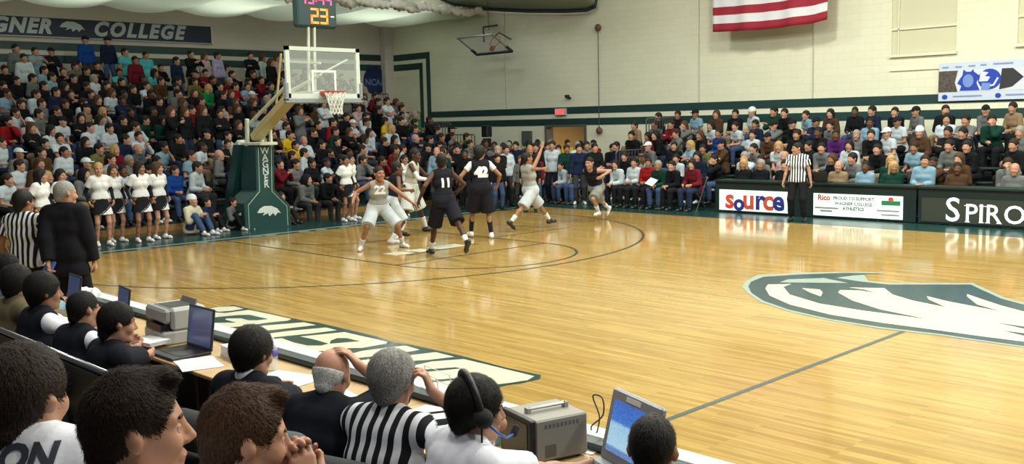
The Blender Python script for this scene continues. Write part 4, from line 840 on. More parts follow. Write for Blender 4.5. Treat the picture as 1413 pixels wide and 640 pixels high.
mo = mat('led_orange', (1, .3, .05), .5, emit=(1., .27, .03), es=1.15); mp_ = mat('led_red', (1, .1, .3), .5, emit=(1., .06, .22), es=1.1)
digit('2', 7.645, 4.53, .15, .28, mo, .045); digit('3', 7.88, 4.53, .15, .28, mo, .045)
for ch, y0 in (('1', 7.39), ('3', 7.59), ('4', 7.84), ('4', 8.03)): digit(ch, y0, 4.93, .11, .18, mp_, .035)
slab('colon_dot', q((.806, 7.76, 4.97)), q((.812, 7.785, 4.995)), mp_, c_); slab('colon_dot', q((.806, 7.76, 5.05)), q((.812, 7.785, 5.075)), mp_, c_)
slab('maker_plate', q((.806, 8.12, 4.66)), q((.81, 8.21, 4.69)), mat('plate_white', (.7, .7, .7), .5), c_)
# ------------------------------------------------------------------ people
SK = [skin('fair', (.46, .24, .16)), skin('light', (.42, .22, .145)), skin('tan', (.30, .145, .085)), skin('brown', (.12, .052, .028)), skin('deep', (.07, .03, .017))]
HA = {'black': hairm('black', (.012, .010, .009)), 'brown': hairm('brown', (.026, .014, .009)), 'chestnut': hairm('chestnut', (.070, .034, .017)), 'blond': hairm('blond', (.42, .27, .10)), 'grey': hairm('grey', (.26, .25, .23)), 'white': hairm('white', (.62, .62, .60))}
CC = {'w': ('white', (.60, .68, .74)), 'k': ('black', (.010, .011, .014)), 'n': ('navy', (.012, .022, .06)), 'g': ('grey', (.17, .18, .18)), 'b': ('light blue', (.25, .42, .55)), 'c': ('cyan_glow', (.10, .52, .58)),  # last colour: cyan light glow over the top rows, painted into shirts
      'B': ('royal blue', (.01, .06, .30)), 'r': ('red', (.34, .012, .015)), 'm': ('maroon', (.16, .012, .022)), 'y': ('yellow', (.75, .50, .015)), 'e': ('bright green', (.015, .25, .08)), 'E': ('dark green', (.008, .05, .035)),
      'o': ('olive', (.16, .15, .06)), 't': ('tan', (.32, .22, .13)), 'p': ('purple', (.10, .02, .16)), 'l': ('lavender', (.45, .40, .66)), 'i': ('pale pink', (.60, .42, .42)), 'W': ('brown', (.09, .045, .022)), 's': ('slate', (.07, .085, .11))}
CM = {k: cloth(v[0].replace(' ', '_'), tuple(c*.74 for c in v[1])) for k, v in CC.items()}
TR = [cloth('denim', (.045, .075, .16)), cloth('black_trousers', (.012, .012, .015)), cloth('charcoal', (.035, .036, .04)), cloth('khaki', (.22, .17, .10)), cloth('dark_denim', (.02, .03, .065))]
M_SHOE = mat('white_shoe', (.62, .62, .62), .5); M_SHOEK = mat('black_shoe', (.015, .015, .016), .4)
M_EYE = mat('eye_white', (.48, .46, .43), .25); M_IRIS = mat('iris', (.02, .012, .008), .1); M_LIP = mat('lips', (.36, .13, .10), .5)
def orient(vecs, v): return v
HSTY = {'d': ('short', 'black', 'dark-haired'), 'n': ('short', 'brown', 'brown-haired'), 'l': ('long', 'black', 'long dark-haired'), 'N': ('long', 'chestnut', 'long brown-haired'), 'b': ('long', 'blond', 'blonde'),
        'g': ('short', 'grey', 'grey-haired'), 'c': ('cap', 'cap', 'dark-capped'), 'w': ('cap', 'wcap', 'white-capped'), 'h': ('fringe', 'grey', 'balding'), 'a': ('crop', 'black', 'close-cropped'), 'e': ('beanie', 'wcap', 'white-hatted'), 'o': ('hood', 'cap', 'hooded')}
HA['cap'] = cloth('cap_black', (.012, .013, .018)); HA['wcap'] = cloth('cap_white', (.62, .64, .66))
HM = {}
def hair_mesh(st, h=.014):
    if (st, h) not in HM: HM[(st, h)] = blob(hair_prims(st), h, name='hair_' + st)
    return HM[(st, h)]
ST = dict(hip=(0, 0, .545), fl=(.40, .13, .085), fr=(.42, -.12, .085), kl=(1, .2, 1), kr=(1, -.2, 1))
TPL = {}
def template(key, spec, h=.016):
    J = figure(rr=1.25, **spec); T = {'J': J}
    T['body'] = blob(J['skin'], h, name='body'); T['hm'] = head_matrix(J)
    for nm, sl in (('tee', .6), ('long', 1.9)):
        P, c = g_shirt(J, off=.020, sleeve=sl); T[nm] = blob(P, h, planes=c, name='shirt')
    P, c = g_pants(J, off=.020); T['pants'] = blob(P, h, planes=c, name='trousers'); gs = g_shoes(J); T['shoes'] = [blob(gs[:4], h, name='shoe'), blob(gs[4:], h, name='shoe')]
    TPL[key] = T
template('knees', dict(ST, lean=14, hl=(.34, .13, .66), hr=(.34, -.13, .66), head=(10, 6, 0)))
template('clasp', dict(ST, lean=28, hl=(.42, .035, .62), hr=(.42, -.035, .60), head=(20, 2, 0)))
template('arms', dict(ST, lean=5, hl=(.20, -.10, .86), hr=(.22, .10, .83), pl=(.3, 1, -.6), pr=(.3, -1, -.6), head=(-5, 4, 0)))
template('chin', dict(ST, lean=20, hl=(.30, .02, 1.06), hr=(.36, -.05, .68), pl=(.2, .5, -1), head=(14, 6, 4), curl=(80, 30)))
template('clap', dict(ST, lean=6, hl=(.34, .04, .98), hr=(.34, -.05, .96), pl=(0, .7, -1), pr=(0, -.7, -1), head=(0, -2, 0)))
template('lap', dict(ST, lean=4, tw=12, hl=(.24, .07, .68), hr=(.26, -.06, .68), head=(30, 3, -4)))
template('stand', dict(head=(8, 4, 0), fl=(.03, .13, .085), fr=(-.02, -.13, .085), hl=(.08, .26, .80), hr=(.10, -.25, .80)))
template('fold', dict(head=(-8, 4, 0), fl=(.03, .13, .085), fr=(-.02, -.13, .085), hl=(.20, -.10, 1.22), hr=(.22, .10, 1.18), pl=(.3, 1, -.6), pr=(.3, -1, -.6)))
template('cheer', dict(head=(5, -4, 0), fl=(.03, .13, .085), fr=(-.02, -.13, .085), hl=(.30, .10, 1.36), hr=(.32, -.08, 1.30), pl=(0, 1, -1), pr=(0, -1, -1)))
def person(tp, loc, rz, top, hr, label, group, slv='long', sk=None, tr=None, scale=1., shoes=None, cat='person', par=None):
    T = TPL[tp]; sty, hc, _ = HSTY[hr]
    sk = random.choice((0, 0, 1, 1, 1, 2)) if sk is None else sk
    b = link('person', T['body'], SK[sk], objmat=True); b.location = loc; b.rotation_euler = (0, 0, rz); b.scale = (scale, scale*random.uniform(.92, 1.06), scale)
    tag(b, label, cat, group)
    link('shirt', T[slv], CM[top] if isinstance(top, str) else top, b, objmat=True)
    link('trousers', T['pants'], TR[random.choice((0, 1, 1, 2, 3, 4))] if tr is None else tr, b, objmat=True)
    ms = random.choice((M_SHOE, M_SHOEK, M_SHOEK)) if shoes is None else shoes
    for sm_ in T['shoes']: link('shoe', sm_, ms, b, objmat=True)
    o = link('hair' if sty not in ('cap', 'beanie', 'hood') else {'cap': 'cap', 'beanie': 'hat', 'hood': 'hood'}[sty], hair_mesh(sty), HA[hc], b, objmat=True); o.matrix_local = T['hm']
    if sty in ('cap', 'beanie'):
        o = link('hair', hair_mesh('crop'), HA['black'], b, objmat=True); o.matrix_local = T['hm']
    return b
ORD = ['', 'first', 'second', 'third', 'fourth', 'fifth', 'sixth', 'seventh', 'eighth', 'ninth', 'tenth', 'eleventh', 'twelfth', 'thirteenth', 'fourteenth', 'fifteenth', 'sixteenth', 'seventeenth', 'eighteenth', 'nineteenth', 'twentieth'] + ['twenty-' + x for x in 'first second third fourth fifth sixth seventh eighth ninth'.split()] + ['thirtieth']
def parse(s): return [(int(a), float(b), int(c), d, e) for a, b, c, d, e in (x.split(',') for x in s.split(';'))]
rA = parse(CROWD_A); cnt = {}
FAR = {}
def far_add(me, M, m):
    FAR.setdefault(m.name, (m, []))[1].append((me, M))
def far_person(tp, loc, rz, top, hr, slv, sk, scale):
    T = TPL[tp]; sty, hc, _ = HSTY[hr]; M = Matrix.Translation(loc) @ Matrix.Rotation(rz, 4, 'Z') @ Matrix.Scale(scale, 4)
    sk = random.choice((0, 0, 1, 1, 1, 2)) if sk is None else sk
    for me, m in ((T['body'], SK[sk]), (T[slv], CM[top]), (T['pants'], TR[random.choice((0, 1, 2, 3, 4))]), (T['shoes'][0], M_SHOEK), (T['shoes'][1], M_SHOEK)): far_add(me, M, m)
    far_add(hair_mesh(sty), M @ T['hm'], HA[hc])
for i, y, stn, col, hr in sorted(rA, key=lambda q: (q[0], -q[1])):
    cnt[i] = cnt.get(i, 0) + 1
    tp = random.choice(('stand', 'fold', 'stand', 'cheer')) if stn else random.choice(('knees', 'knees', 'clasp', 'clasp', 'arms', 'chin', 'clap', 'lap', 'lap'))
    x = -3.0 - .8*i - (.14 if stn else .42)
    if i >= 7:
        far_person(tp, (x + random.uniform(-.04, .04), y, .2 + .25*i), D(random.uniform(-2, 38)), col, hr, random.choice(('tee', 'tee', 'long')) if col in 'wcby' else 'long', 3 if hr == 'a' else None, random.uniform(.98, 1.06)); continue
    lab = '%s spectator in %s top, %s row behind basket, %s from the railing end' % (HSTY[hr][2], CC[col][0], ORD[i+1], ORD[cnt[i]])
    person(tp, (x + random.uniform(-.04, .04), y, .2 + .25*i), D(random.uniform(-2, 38)), col, hr, lab, 'spectators on the bleachers behind the basket',
           slv=random.choice(('tee', 'tee', 'long')) if col in 'wcby' else 'long', sk=(3 if hr == 'a' else None), scale=random.uniform(.98, 1.06))
rB = parse(CROWD_B); cnt = {}
for j, x, stn, col, hr in sorted(rB):
    cnt[j] = cnt.get(j, 0) + 1
    tp = random.choice(('knees', 'knees', 'clasp', 'clasp', 'arms', 'chin', 'lap', 'lap'))
    lab = '%s spectator in %s top, %s row of far bleachers, %s from their left end' % (HSTY[hr][2], CC[col][0], ORD[j+1], ORD[cnt[j]])
    person(tp, (x, 17.68 + .7*j, .1 + .28*j), D(random.uniform(-125, -85)), col, hr, lab, 'spectators on the far bleachers', slv='tee' if col in 'wb' and random.random() < .6 else 'long', sk=(3 if hr == 'a' else None), scale=random.uniform(.98, 1.06))

Vs = []; Qs = []; Mi = []; n0 = 0; mats = []
for k, (m, L) in enumerate(FAR.values()):
    mats.append(m)
    for me, M in L:
        co = np.empty(len(me.vertices)*3, np.float32); me.vertices.foreach_get('co', co); vi = np.empty(len(me.loops), np.int32); me.loops.foreach_get('vertex_index', vi)
        R = np.array(M)[:3]; Vs.append(co.reshape(-1, 3) @ R[:, :3].T + R[:, 3]); Qs.append(vi.reshape(-1, 4) + n0); n0 += len(me.vertices); Mi.append(np.full(len(vi)//4, k, np.int32))
me = to_mesh(np.concatenate(Vs), np.concatenate(Qs), 'crowd'); me.polygons.foreach_set('material_index', np.concatenate(Mi))
for m in mats: me.materials.append(m)
o = link('crowd', me); tag(o, 'packed crowd of spectators in the top rows under the end wall banner', 'crowd', kind='stuff')
# ------------------------------------------------------------------ individually posed people
def stripe_mat(name, w=.022, ca=(.72, .74, .78), cb=(.012, .012, .016)):
    if name in _M: return _M[name]
    m, n, b = nt_new(name); at = n.nodes.new('ShaderNodeAttribute'); at.attribute_name = 'stripe'
    a = n.nodes.new('ShaderNodeMath'); a.operation = 'MULTIPLY'; a.inputs[1].default_value = PI/w; lnk(n, at.outputs['Fac'], a.inputs[0])
    s = n.nodes.new('ShaderNodeMath'); s.operation = 'SINE'; lnk(n, a.outputs[0], s.inputs[0])
    g = n.nodes.new('ShaderNodeMath'); g.operation = 'GREATER_THAN'; g.inputs[1].default_value = 0.; lnk(n, s.outputs[0], g.inputs[0])
    mx = n.nodes.new('ShaderNodeMix'); mx.data_type = 'RGBA'; mx.inputs['A'].default_value = (*ca, 1); mx.inputs['B'].default_value = (*cb, 1)
    lnk(n, g.outputs[0], mx.inputs['Factor']); lnk(n, mx.outputs['Result'], b.inputs['Base Color']); b.inputs['Roughness'].default_value = .85; b.inputs['Specular IOR Level'].default_value = .2
    _M[name] = m; return m
M_REF = stripe_mat('referee_stripes', .028); M_REFW = stripe_mat('referee_stripes_wide', .029)
def bvh_project(me, tgt, off, axis):
    """push a flat mesh along axis onto a surface"""
    from mathutils.bvhtree import BVHTree
    n = len(tgt.vertices); co = np.empty(n*3); tgt.vertices.foreach_get('co', co); co = co.reshape(-1, 3)
    bt = BVHTree.FromPolygons([Vector(c) for c in co], [tuple(p.vertices) for p in tgt.polygons]); ax = Vector(axis)
    for v in me.vertices:
        hit = bt.ray_cast(v.co - ax*.6, ax)
        if hit[0] is not None: v.co = hit[0] - ax*off
def decal(name, s, size, m, org, ex, ez_up, tgt, parent, bold=.01, off=.004, **k):
    """lettering laid onto cloth: org near the surface, ex reading direction, faces -axis"""
    ex = Vector(ex).normalized(); up = Vector(ez_up).normalized(); nn = ex.cross(up)
    me = text_mesh(s, size, bold=bold, **k)
    import bmesh
    bm = bmesh.new(); bm.from_mesh(me); bmesh.ops.triangulate(bm, faces=bm.faces)
    for _ in range(2): bmesh.ops.subdivide_edges(bm, edges=[e for e in bm.edges if e.calc_length() > size*.12], cuts=1); bmesh.ops.triangulate(bm, faces=bm.faces)
    bm.to_mesh(me); bm.free()
    me.transform(frame(org, ex, up, nn)); bvh_project(me, tgt, off, -nn); me.materials.append(m)
    return link(name, me, None, parent)
def face_parts(b, J, brow, sk=None, open_=True):
    Mh = head_matrix(J)
    for q, nm in ((1, 'eye'), (-1, 'eye')):
        mb = MB(); mb.M = Matrix.Translation((.0745, q*.031, .002)) @ Matrix.Rotation(0, 4, 'Z')
        mb.lathe([(.0005, -.0125), (.008, -.0095), (.0115, -.004), (.0123, 0), (.0115, .004), (.009, .0085), (.006, .0108)], 14, 'x')
        mb.cur = 1; mb.lathe([(.0062, .0106), (.004, .0118), (.0004, .0124)], 14, 'x')
        o = mb.build(nm, [M_EYE, M_IRIS], b, True); o.matrix_local = Mh
    if 'lid' not in HM: HM['lid'] = blob([ell((0, 0, 0), (.0142, .0150, .0142), k=.004), sub(ell((.0135, 0, -.001), (.0095, .0120, .0046), k=.002))], .0022)
    for q in (1, -1):
        o = link('eyelid', HM['lid'], sk or b.data.materials[0], b, objmat=True); o.matrix_local = Mh @ Matrix.Translation((.0745, q*.031, .002)) @ Matrix.Rotation(q*.25, 4, 'Z')
    o = link('eyebrow', blob([cap((.0895, .014, .026), (.084, .046, .029), .0058, .004, k=.005)], .004), HA[brow], b); o.matrix_local = Mh
    o = link('eyebrow', blob([cap((.0895, -.014, .026), (.084, -.046, .029), .0058, .004, k=.005)], .004), HA[brow], b); o.matrix_local = Mh
    o = link('lips', blob([cap((.0935, -.018, -.067), (.0975, 0, -.065), .0045, k=.004), cap((.0935, .018, -.067), (.0975, 0, -.065), .0045, k=.004), cap((.093, -.010, -.075), (.093, .010, -.075), .005, k=.005)], .004), M_LIP, b); o.matrix_local = Mh
def build_person(spec, loc, rz, label, sk, top, topm, hair, hairc, bot=None, botm=None, shoem=None, h=.013, scale=1., group=None, face=True, fine=(), brow='black', name='person', hh=None, shirt=True, shirtname='shirt', botname='trousers', undersleeve=None, fyaw=None):
    J = figure(**spec); fl = list(fine)
    if face: fl.append((J['H'] - .16, J['H'] + .16, min(h, .0065)))
    b = link(name, blob(J['skin'], h, fine=fl), sk); b.location = loc; b.rotation_euler = (0, 0, rz); b.scale = (scale,)*3; tag(b, label, 'person', group)
    if shirt:
        P, c = g_shirt(J, **top); V, Q = solid(P, h, planes=c); me = to_mesh(V, Q); stripes_attr(me, J, V); J['shirt_me'] = me; J['shirt'] = link(shirtname, me, topm, b)
    if undersleeve is not None:
        for (S, E, W) in J['arms']: link('undersleeve', blob([cap(S, E, .046, .040, k=.02), cap(E, W, .038, .031, k=.02, cut=[(W, nrm(W-E))])], h), undersleeve, b)
    if bot is not None:
        P, c = g_pants(J, **bot); link(botname, blob(P, h, planes=c), botm, b)
    if shoem:
        gs = g_shoes(J); link('shoe', blob(gs[:4], h*.8), shoem, b); link('shoe', blob(gs[4:], h*.8), shoem, b)
    if hair:
        o = link('hair', blob(hair_prims(hair), hh or h*.7) if hh or face else hair_mesh(hair), HA[hairc], b); o.matrix_local = head_matrix(J); J['hair'] = o
    if face: face_parts(b, J, brow)
    J['obj'] = b; return J
def strands(J, n=4000, L=.026, w=.0011, lift=.004, crown=(-.055, 0, .125)):
    '''fine locks laid over a hair surface, combed away from the crown'''
    h = J['hair']; me = h.data; nv = len(me.vertices); co = np.empty(nv*3); me.vertices.foreach_get('co', co); co = co.reshape(-1, 3)
    no = np.empty(nv*3, np.float32); me.vertex_normals.foreach_get('vector', no); no = no.reshape(-1, 3).astype(float)
    rs = np.random.RandomState(5); k = rs.randint(0, nv, n); p = co[k] + rs.normal(0, .0015, (n, 3)); nn = no[k]; c = np.array(crown)
    d = p - c + rs.normal(0, .018, (n, 3)); fr = p[:, 0] > .02; d[fr] += [.05, 0, .03]
    d -= nn*np.sum(d*nn, 1)[:, None]; d /= np.linalg.norm(d, axis=1)[:, None] + 1e-9; s = np.cross(d, nn)
    Ls = L*rs.uniform(.6, 1.3, n)[:, None]; lf = lift*rs.uniform(.3, 1.3, n)[:, None]
    a = p - nn*.001; m_ = p + d*Ls*.5 + nn*lf*.8; e = p + d*Ls + nn*lf*.5
    V = np.stack([a - s*w, a + s*w, m_ - s*w*.9, m_ + s*w*.9, e], 1).reshape(-1, 3); b0 = np.arange(n)*5
    F = [(i, i+1, i+3, i+2) for i in b0] + [(i+2, i+3, i+4) for i in b0]
    m2 = bpy.data.meshes.new('locks'); m2.from_pydata(V.tolist(), [], [tuple(int(q) for q in f) for f in F]); m2.polygons.foreach_set('use_smooth', [True]*len(F)); m2.materials.append(me.materials[0])
    o = link('hair_locks', m2, None, h); o['kind'] = 'stuff'
# --- players
gJ, gS = cloth('silver_jersey', (.30, .30, .28)), cloth('pale_shorts', (.42, .46, .48)); bJ = cloth('black_jersey', (.012, .012, .018)); wS = cloth('white_knit', (.62, .62, .62))
M_NUM = mat('number_white', (.7, .7, .72), .7); M_NUMG = mat('number_grey', (.14, .14, .15), .7)
JER = dict(off=.016, sleeve=0, hem=.12); SHO = dict(off=.035, end=.98, flare=.035, hipo=.0)
def socks(J, m, b, top=.45, sides=(0, 1)):
    for i in sides:
        H, K, An, fd = J['legp'][i]; e = An + (K-An)*top
        link('sock', blob([cap(e, An, .052, .037, k=.02, cut=[(e, nrm(K-An))])], .012), m, b)
J = build_person(dict(hip=(-.05, 0, .76), lean=22, head=(18, 0, 0), fl=(-.02, .42, .085), fr=(.04, -.36, .085), hl=(.28, .62, .78), hr=(.22, -.50, .90), pl=(-.5, .6, -.2), pr=(-.5, -.6, -.2), footyaw=(25, -20), curl=(20, 25)), (3.85, 6.95, 0), D(-25),
    'player in silver jersey and pale shorts crouching with arm reaching right', SK[2], JER, gJ, 'crop', 'black', SHO, gS, M_SHOE, scale=1.05, group=None)
decal('number', '22', .2, M_NUM, A(.2, 0, 0) + J['P'] + J['u']*.30, (0, 1, 0), J['u'], J['shirt_me'], J['obj'], off=.006)
socks(J, wS, J['obj'], .35)
J = build_person(dict(hip=(0, 0, .80), lean=18, head=(-10, 5, 0), fl=(.16, .26, .085), fr=(-.1, -.26, .085), hl=(.35, .35, 1.05), hr=(.30, -.30, 1.0), footyaw=(20, -10)), (3.15, 7.75, 0), D(75),
    'player in black jersey half hidden behind the crouching silver player', SK[3], JER, bJ, 'crop', 'black', SHO, gS, M_SHOE, scale=1.04)
decal('number', '3', .2, M_NUM, A(.2, 0, 0) + J['P'] + J['u']*.30, (0, 1, 0), J['u'], J['shirt_me'], J['obj'], off=.006)
decal('number', '3', .2, M_NUM, A(-.2, 0, 0) + J['P'] + J['u']*.30, (0, -1, 0), J['u'], J['shirt_me'], J['obj'], off=.006); socks(J, wS, J['obj'], .3)
J = build_person(dict(hip=(0, 0, .90), lean=12, head=(-10, 6, 0), fl=(.20, .34, .085), fr=(-.10, -.36, .085), hl=(.50, .22, 1.10), hr=(.46, -.10, 1.05), pl=(-.2, .6, -.8), pr=(-.2, -.6, -.8), footyaw=(10, -10)), (2.3, 8.95, 0), D(35),
    'tall player in silver jersey with a white arm sleeve and black shoes', SK[4], JER, cloth('beige_jersey', (.42, .40, .34)), 'crop', 'black', dict(off=.045, end=1.0, flare=.04), cloth('white_shorts', (.50, .52, .50)), M_SHOEK, scale=1.10)
P = []
for (S, E, W) in J['arms'][1:]: P += [cap(S*.5+E*.5, E, .046, .042, k=.02, cut=[(S*.5+E*.5, nrm(S-E))]), cap(E, W, .040, .032, k=.02, cut=[(W, nrm(W-E))])]
link('arm_sleeve', blob(P, .012), wS, J['obj']); socks(J, wS, J['obj'], .55)
J = build_person(dict(hip=(0, 0, .92), lean=6, head=(-20, 0, 0), fl=(.30, .12, .085), fr=(-.74, -.10, .14), kr=(1, -.1, .4), hl=(.05, .42, .95), hr=(.25, -.38, 1.05), pl=(-.6, .6, -.2), pr=(-.6, -.6, -.2), fpitch=(0, -55), footyaw=(0, 0)), (5.68, 7.02, 0), D(165),
    'player in black jersey seen from behind, running with one leg trailing', SK[4], JER, bJ, 'crop', 'black', SHO, bJ, M_SHOEK, scale=1.08)
decal('number', '11', .2, M_NUM, A(-.2, 0, 0) + J['P'] + J['u']*.30, (0, -1, 0), J['u'], J['shirt_me'], J['obj'], off=.006); socks(J, wS, J['obj'], .3)
J = build_person(dict(hip=(0, 0, .93), lean=4, head=(-35, 0, 0), fl=(.22, .16, .10), fr=(-.08, -.16, .085), hl=(.22, .34, 1.02), hr=(.16, -.36, .98), pl=(-.6, .6, -.2), pr=(-.6, -.6, -.2), footyaw=(10, -8)), (4.18, 9.28, 0), D(150),
    'player in black jersey number 42 seen from behind', SK[2], dict(off=.018, sleeve=0, hem=.10), bJ, 'full', 'black', dict(off=.045, end=1.0, flare=.04), bJ, M_SHOE, scale=1.10)
decal('number', '42', .24, M_NUM, A(-.2, 0, 0) + J['P'] + J['u']*.30, (0, -1, 0), J['u'], J['shirt_me'], J['obj'], bold=.02, off=.006)
[link('undershirt_sleeve', blob([cap(S, S+(E-S)*.6, .060, .056, k=.02, cut=[(S+(E-S)*.5, nrm(E-S))])], .012), wS, J['obj']) for S, E, W in J['arms']]; socks(J, bJ, J['obj'], .75)
J = build_person(dict(hip=(0, 0, .82), lean=-10, head=(-10, -8, 0), fl=(.58, .06, .12), fr=(-.62, -.10, .20), kr=(1, -.1, .3), hl=(.52, .14, 1.22), hr=(.40, -.04, 1.86), pl=(-.2, .4, -.8), pr=(.6, -.4, -.2), fpitch=(5, -40), footyaw=(0, 0), curl=(20, 12)), (3.85, 11.05, 0), D(84),
    'player in silver jersey stretching one arm high while running right', SK[2], JER, gJ, 'crop', 'black', SHO, gS, M_SHOEK, scale=1.06); socks(J, wS, J['obj'], .4)
J = build_person(dict(hip=(0, 0, .78), lean=34, head=(0, 10, 0), fl=(.10, .10, .22), fr=(-.66, -.08, .24), kr=(1, -.1, .1), hl=(.36, .36, 1.05), hr=(-.42, -.10, 1.18), pl=(-.2, .7, 0), pr=(-.3, -.6, .4), fpitch=(0, -50), footyaw=(0, 0)), (3.85, 13.25, 0), D(-80),
    'player in black jersey leaning low and running left before the seated fans', SK[1], JER, bJ, 'crop', 'black', SHO, cloth('grey_shorts', (.20, .20, .19)), M_SHOE, scale=1.02); socks(J, wS, J['obj'], .45)
# --- officials and coach
REF = dict(off=.018, sleeve=.62, hem=.08)
build_person(dict(head=(-58, 6, 0), fl=(.02, .15, .085), fr=(-.02, -.14, .085), hl=(.06, .29, .84), hr=(.10, -.29, .84), curl=(40, 40)), (7.68, 15.65, 0), D(-72), 'referee in striped shirt standing before the scorer tables', SK[1], REF, M_REF, 'crop', 'black', dict(off=.022), TR[1], M_SHOEK, scale=1.03)
build_person(dict(fat=.6, head=(-22, 4, 0), fl=(.02, .15, .085), fr=(-.02, -.14, .085), hl=(.12, .28, .90), hr=(.18, -.29, .92), curl=(45, 45)), (7.15, -.43, 0), D(128), 'referee in striped shirt standing at the far left behind the coach', SK[2], dict(REF, off=.022), M_REFW, 'short', 'black', dict(off=.024), TR[1], M_SHOEK, scale=1.0)
J = build_person(dict(fat=.2, head=(-42, 6, 0), fl=(.02, .14, .085), fr=(-.02, -.14, .085), hl=(-.19, .12, .87), hr=(.06, -.25, .84), pl=(-.5, .5, -.3), curl=(50, 50)), (7.58, -.13, 0), D(135), 'coach in black suit standing beside the referee with a blue card in hand', SK[1], dict(off=.034, sleeve=1.93, hem=.22, flare=.004), cloth('suit_black', (.010, .010, .014)), 'crop', 'grey', dict(off=.026), cloth('suit_black', (.010, .010, .014)), M_SHOEK, scale=1.06, shirtname='jacket')
q = slab('blue_card', (-.06, -.09, -.003), (.06, .09, .003), mat('blue_card', (.12, .2, .6), .5)); q.location = J['obj'].location + Vector((.02, -.22, .86)) ; q.rotation_euler = (1.2, .3, .5); tag(q, 'small blue card in the hand of the black-suited coach', 'card')
# --- cheerleaders
cw, cb_ = cloth('cheer_white', (.68, .68, .68)), cloth('cheer_black', (.012, .012, .016))
def cheer(loc, rz, label, hairst, hairc, sk, scale=.98, spec=None, h=.013):
    sp = dict(fem=1, head=(-12, 2, 0), fl=(.03, .11, .085), fr=(-.05, -.10, .085), hl=(.05, .24, .92), hr=(.05, -.24, .92), curl=(40, 40)); sp.update(spec or {})
    J = build_person(sp, loc, rz, label, sk, dict(off=.020, sleeve=.62, hem=-.04), cw, hairst, hairc, None, None, M_SHOE, h=h, scale=scale, group='cheerleaders along the baseline', undersleeve=cb_)
    Pv = J['P']; u = J['u']
    sk_ = [cap(Pv + u*.08, Pv, .105, .13, k=.03)] + [cap(Pv + A(0, s*.04, -.02), Pv + A(.02, s*.07, -.32), .12, .155, k=.04) for s in (1, -1)]
    lo = [(Pv - A(0, 0, .27), A(0, 0, -1)), (Pv + u*.12, u)]
    link('skirt', blob(sk_, h, planes=lo), cb_, J['obj'])
    n_ = nrm(A(0, -.75, 1)); link('skirt_trim', blob(grow(sk_, .006), h*.8, planes=[(Pv - A(0, 0, .285), A(0, 0, -1)), (Pv - A(0, 0, .255), n_)]), cw, J['obj'])
    link('skirt_stripe', blob(grow(sk_, .004), h*.8, planes=[(Pv - A(0, 0, .215), n_), (Pv - A(0, 0, .235), -n_), (Pv - A(0, 0, .28), A(0, 0, -1))]), cloth('cheer_grey', (.3, .32, .34)), J['obj'])
    return J
cheer((-1.35, 3.80, 0), D(-5), 'blonde cheerleader in white top and black skirt, leftmost pair', 'pony', 'blond', SK[0], 1.0)
cheer((-1.75, 4.25, 0), D(10), 'cheerleader mostly hidden behind the blonde one', 'long', 'chestnut', SK[1], .96)
cheer((-1.30, 4.62, 0), D(0), 'dark curly-haired cheerleader, left of the middle pair', 'long', 'black', SK[2], .99, dict(head=(35, 2, 0)))
cheer((-1.55, 5.12, 0), D(15), 'light brown-haired cheerleader, right of the middle pair', 'long', 'chestnut', SK[0], .97, dict(head=(35, 2, 0)))
cheer((-.75, 2.45, 0), D(30), 'long dark-haired cheerleader with hair bow beside the standing referee', 'long', 'black', SK[1], .97, dict(head=(30, 2, 0)))
cheer((-1.1, 2.95, 0), D(30), 'dark-haired cheerleader behind the coach', 'long', 'black', SK[1], .95)
cheer((-1.15, 9.70, 0), D(5), 'dark-haired cheerleader, left of the pair behind the silver player', 'short', 'black', SK[2], .95)
cheer((-1.45, 10.05, 0), D(25), 'cheerleader half hidden, right of the pair behind the silver player', 'short', 'black', SK[1], .96)
cheer((-1.1, 11.30, 0), D(10), 'cheerleader bending between the two right-hand silver players', 'pony', 'black', SK[2], .95, dict(lean=24, hl=(.3, .2, .8), hr=(.3, -.2, .8)))
# --- seated on the floor under the basket
template('floor', dict(hip=(0, 0, .14), lean=8, fl=(.52, .12, .085), fr=(.50, -.12, .085), kl=(.3, .15, 1), kr=(.3, -.15, 1), hl=(.36, .10, .44), hr=(.36, -.10, .44), head=(15, -4, 0)))
CM['cream'] = cloth('cream', (.50, .46, .34))
for y, top, hr, sc, lab, x, tr_ in ((5.92, 'cream', 'e', .98, 'person in cream sweater and beanie sitting on the floor by the border', -1.75, TR[0]), (6.45, 'n', 'd', .86, 'boy in navy top sitting on the floor left of the basket stand', -2.1, TR[1]),
        (7.0, 'g', 'n', .82, 'child in grey top sitting on the floor at the basket stand', -1.9, TR[1]), (8.45, 'k', 'n', .85, 'child in black top peeking from behind the green basket stand', -2.2, TR[1])):
    person('floor', (x, y, 0), D(20), top, hr, lab, 'people seated on the floor by the basket', scale=sc, tr=tr_)
for (x, y, top, hr, lab) in ((-2.55, 9.3, 'g', 'o', 'hooded man in grey sweatshirt seated low right of the basket stand'), (-2.6, 9.95, 'k', 'd', 'person in black seated low beside the hooded grey man')):
    person('clasp', (x, y, -.12), D(10), top, hr, lab, 'people seated on the floor by the basket', tr=TR[2], shoes=M_SHOE)
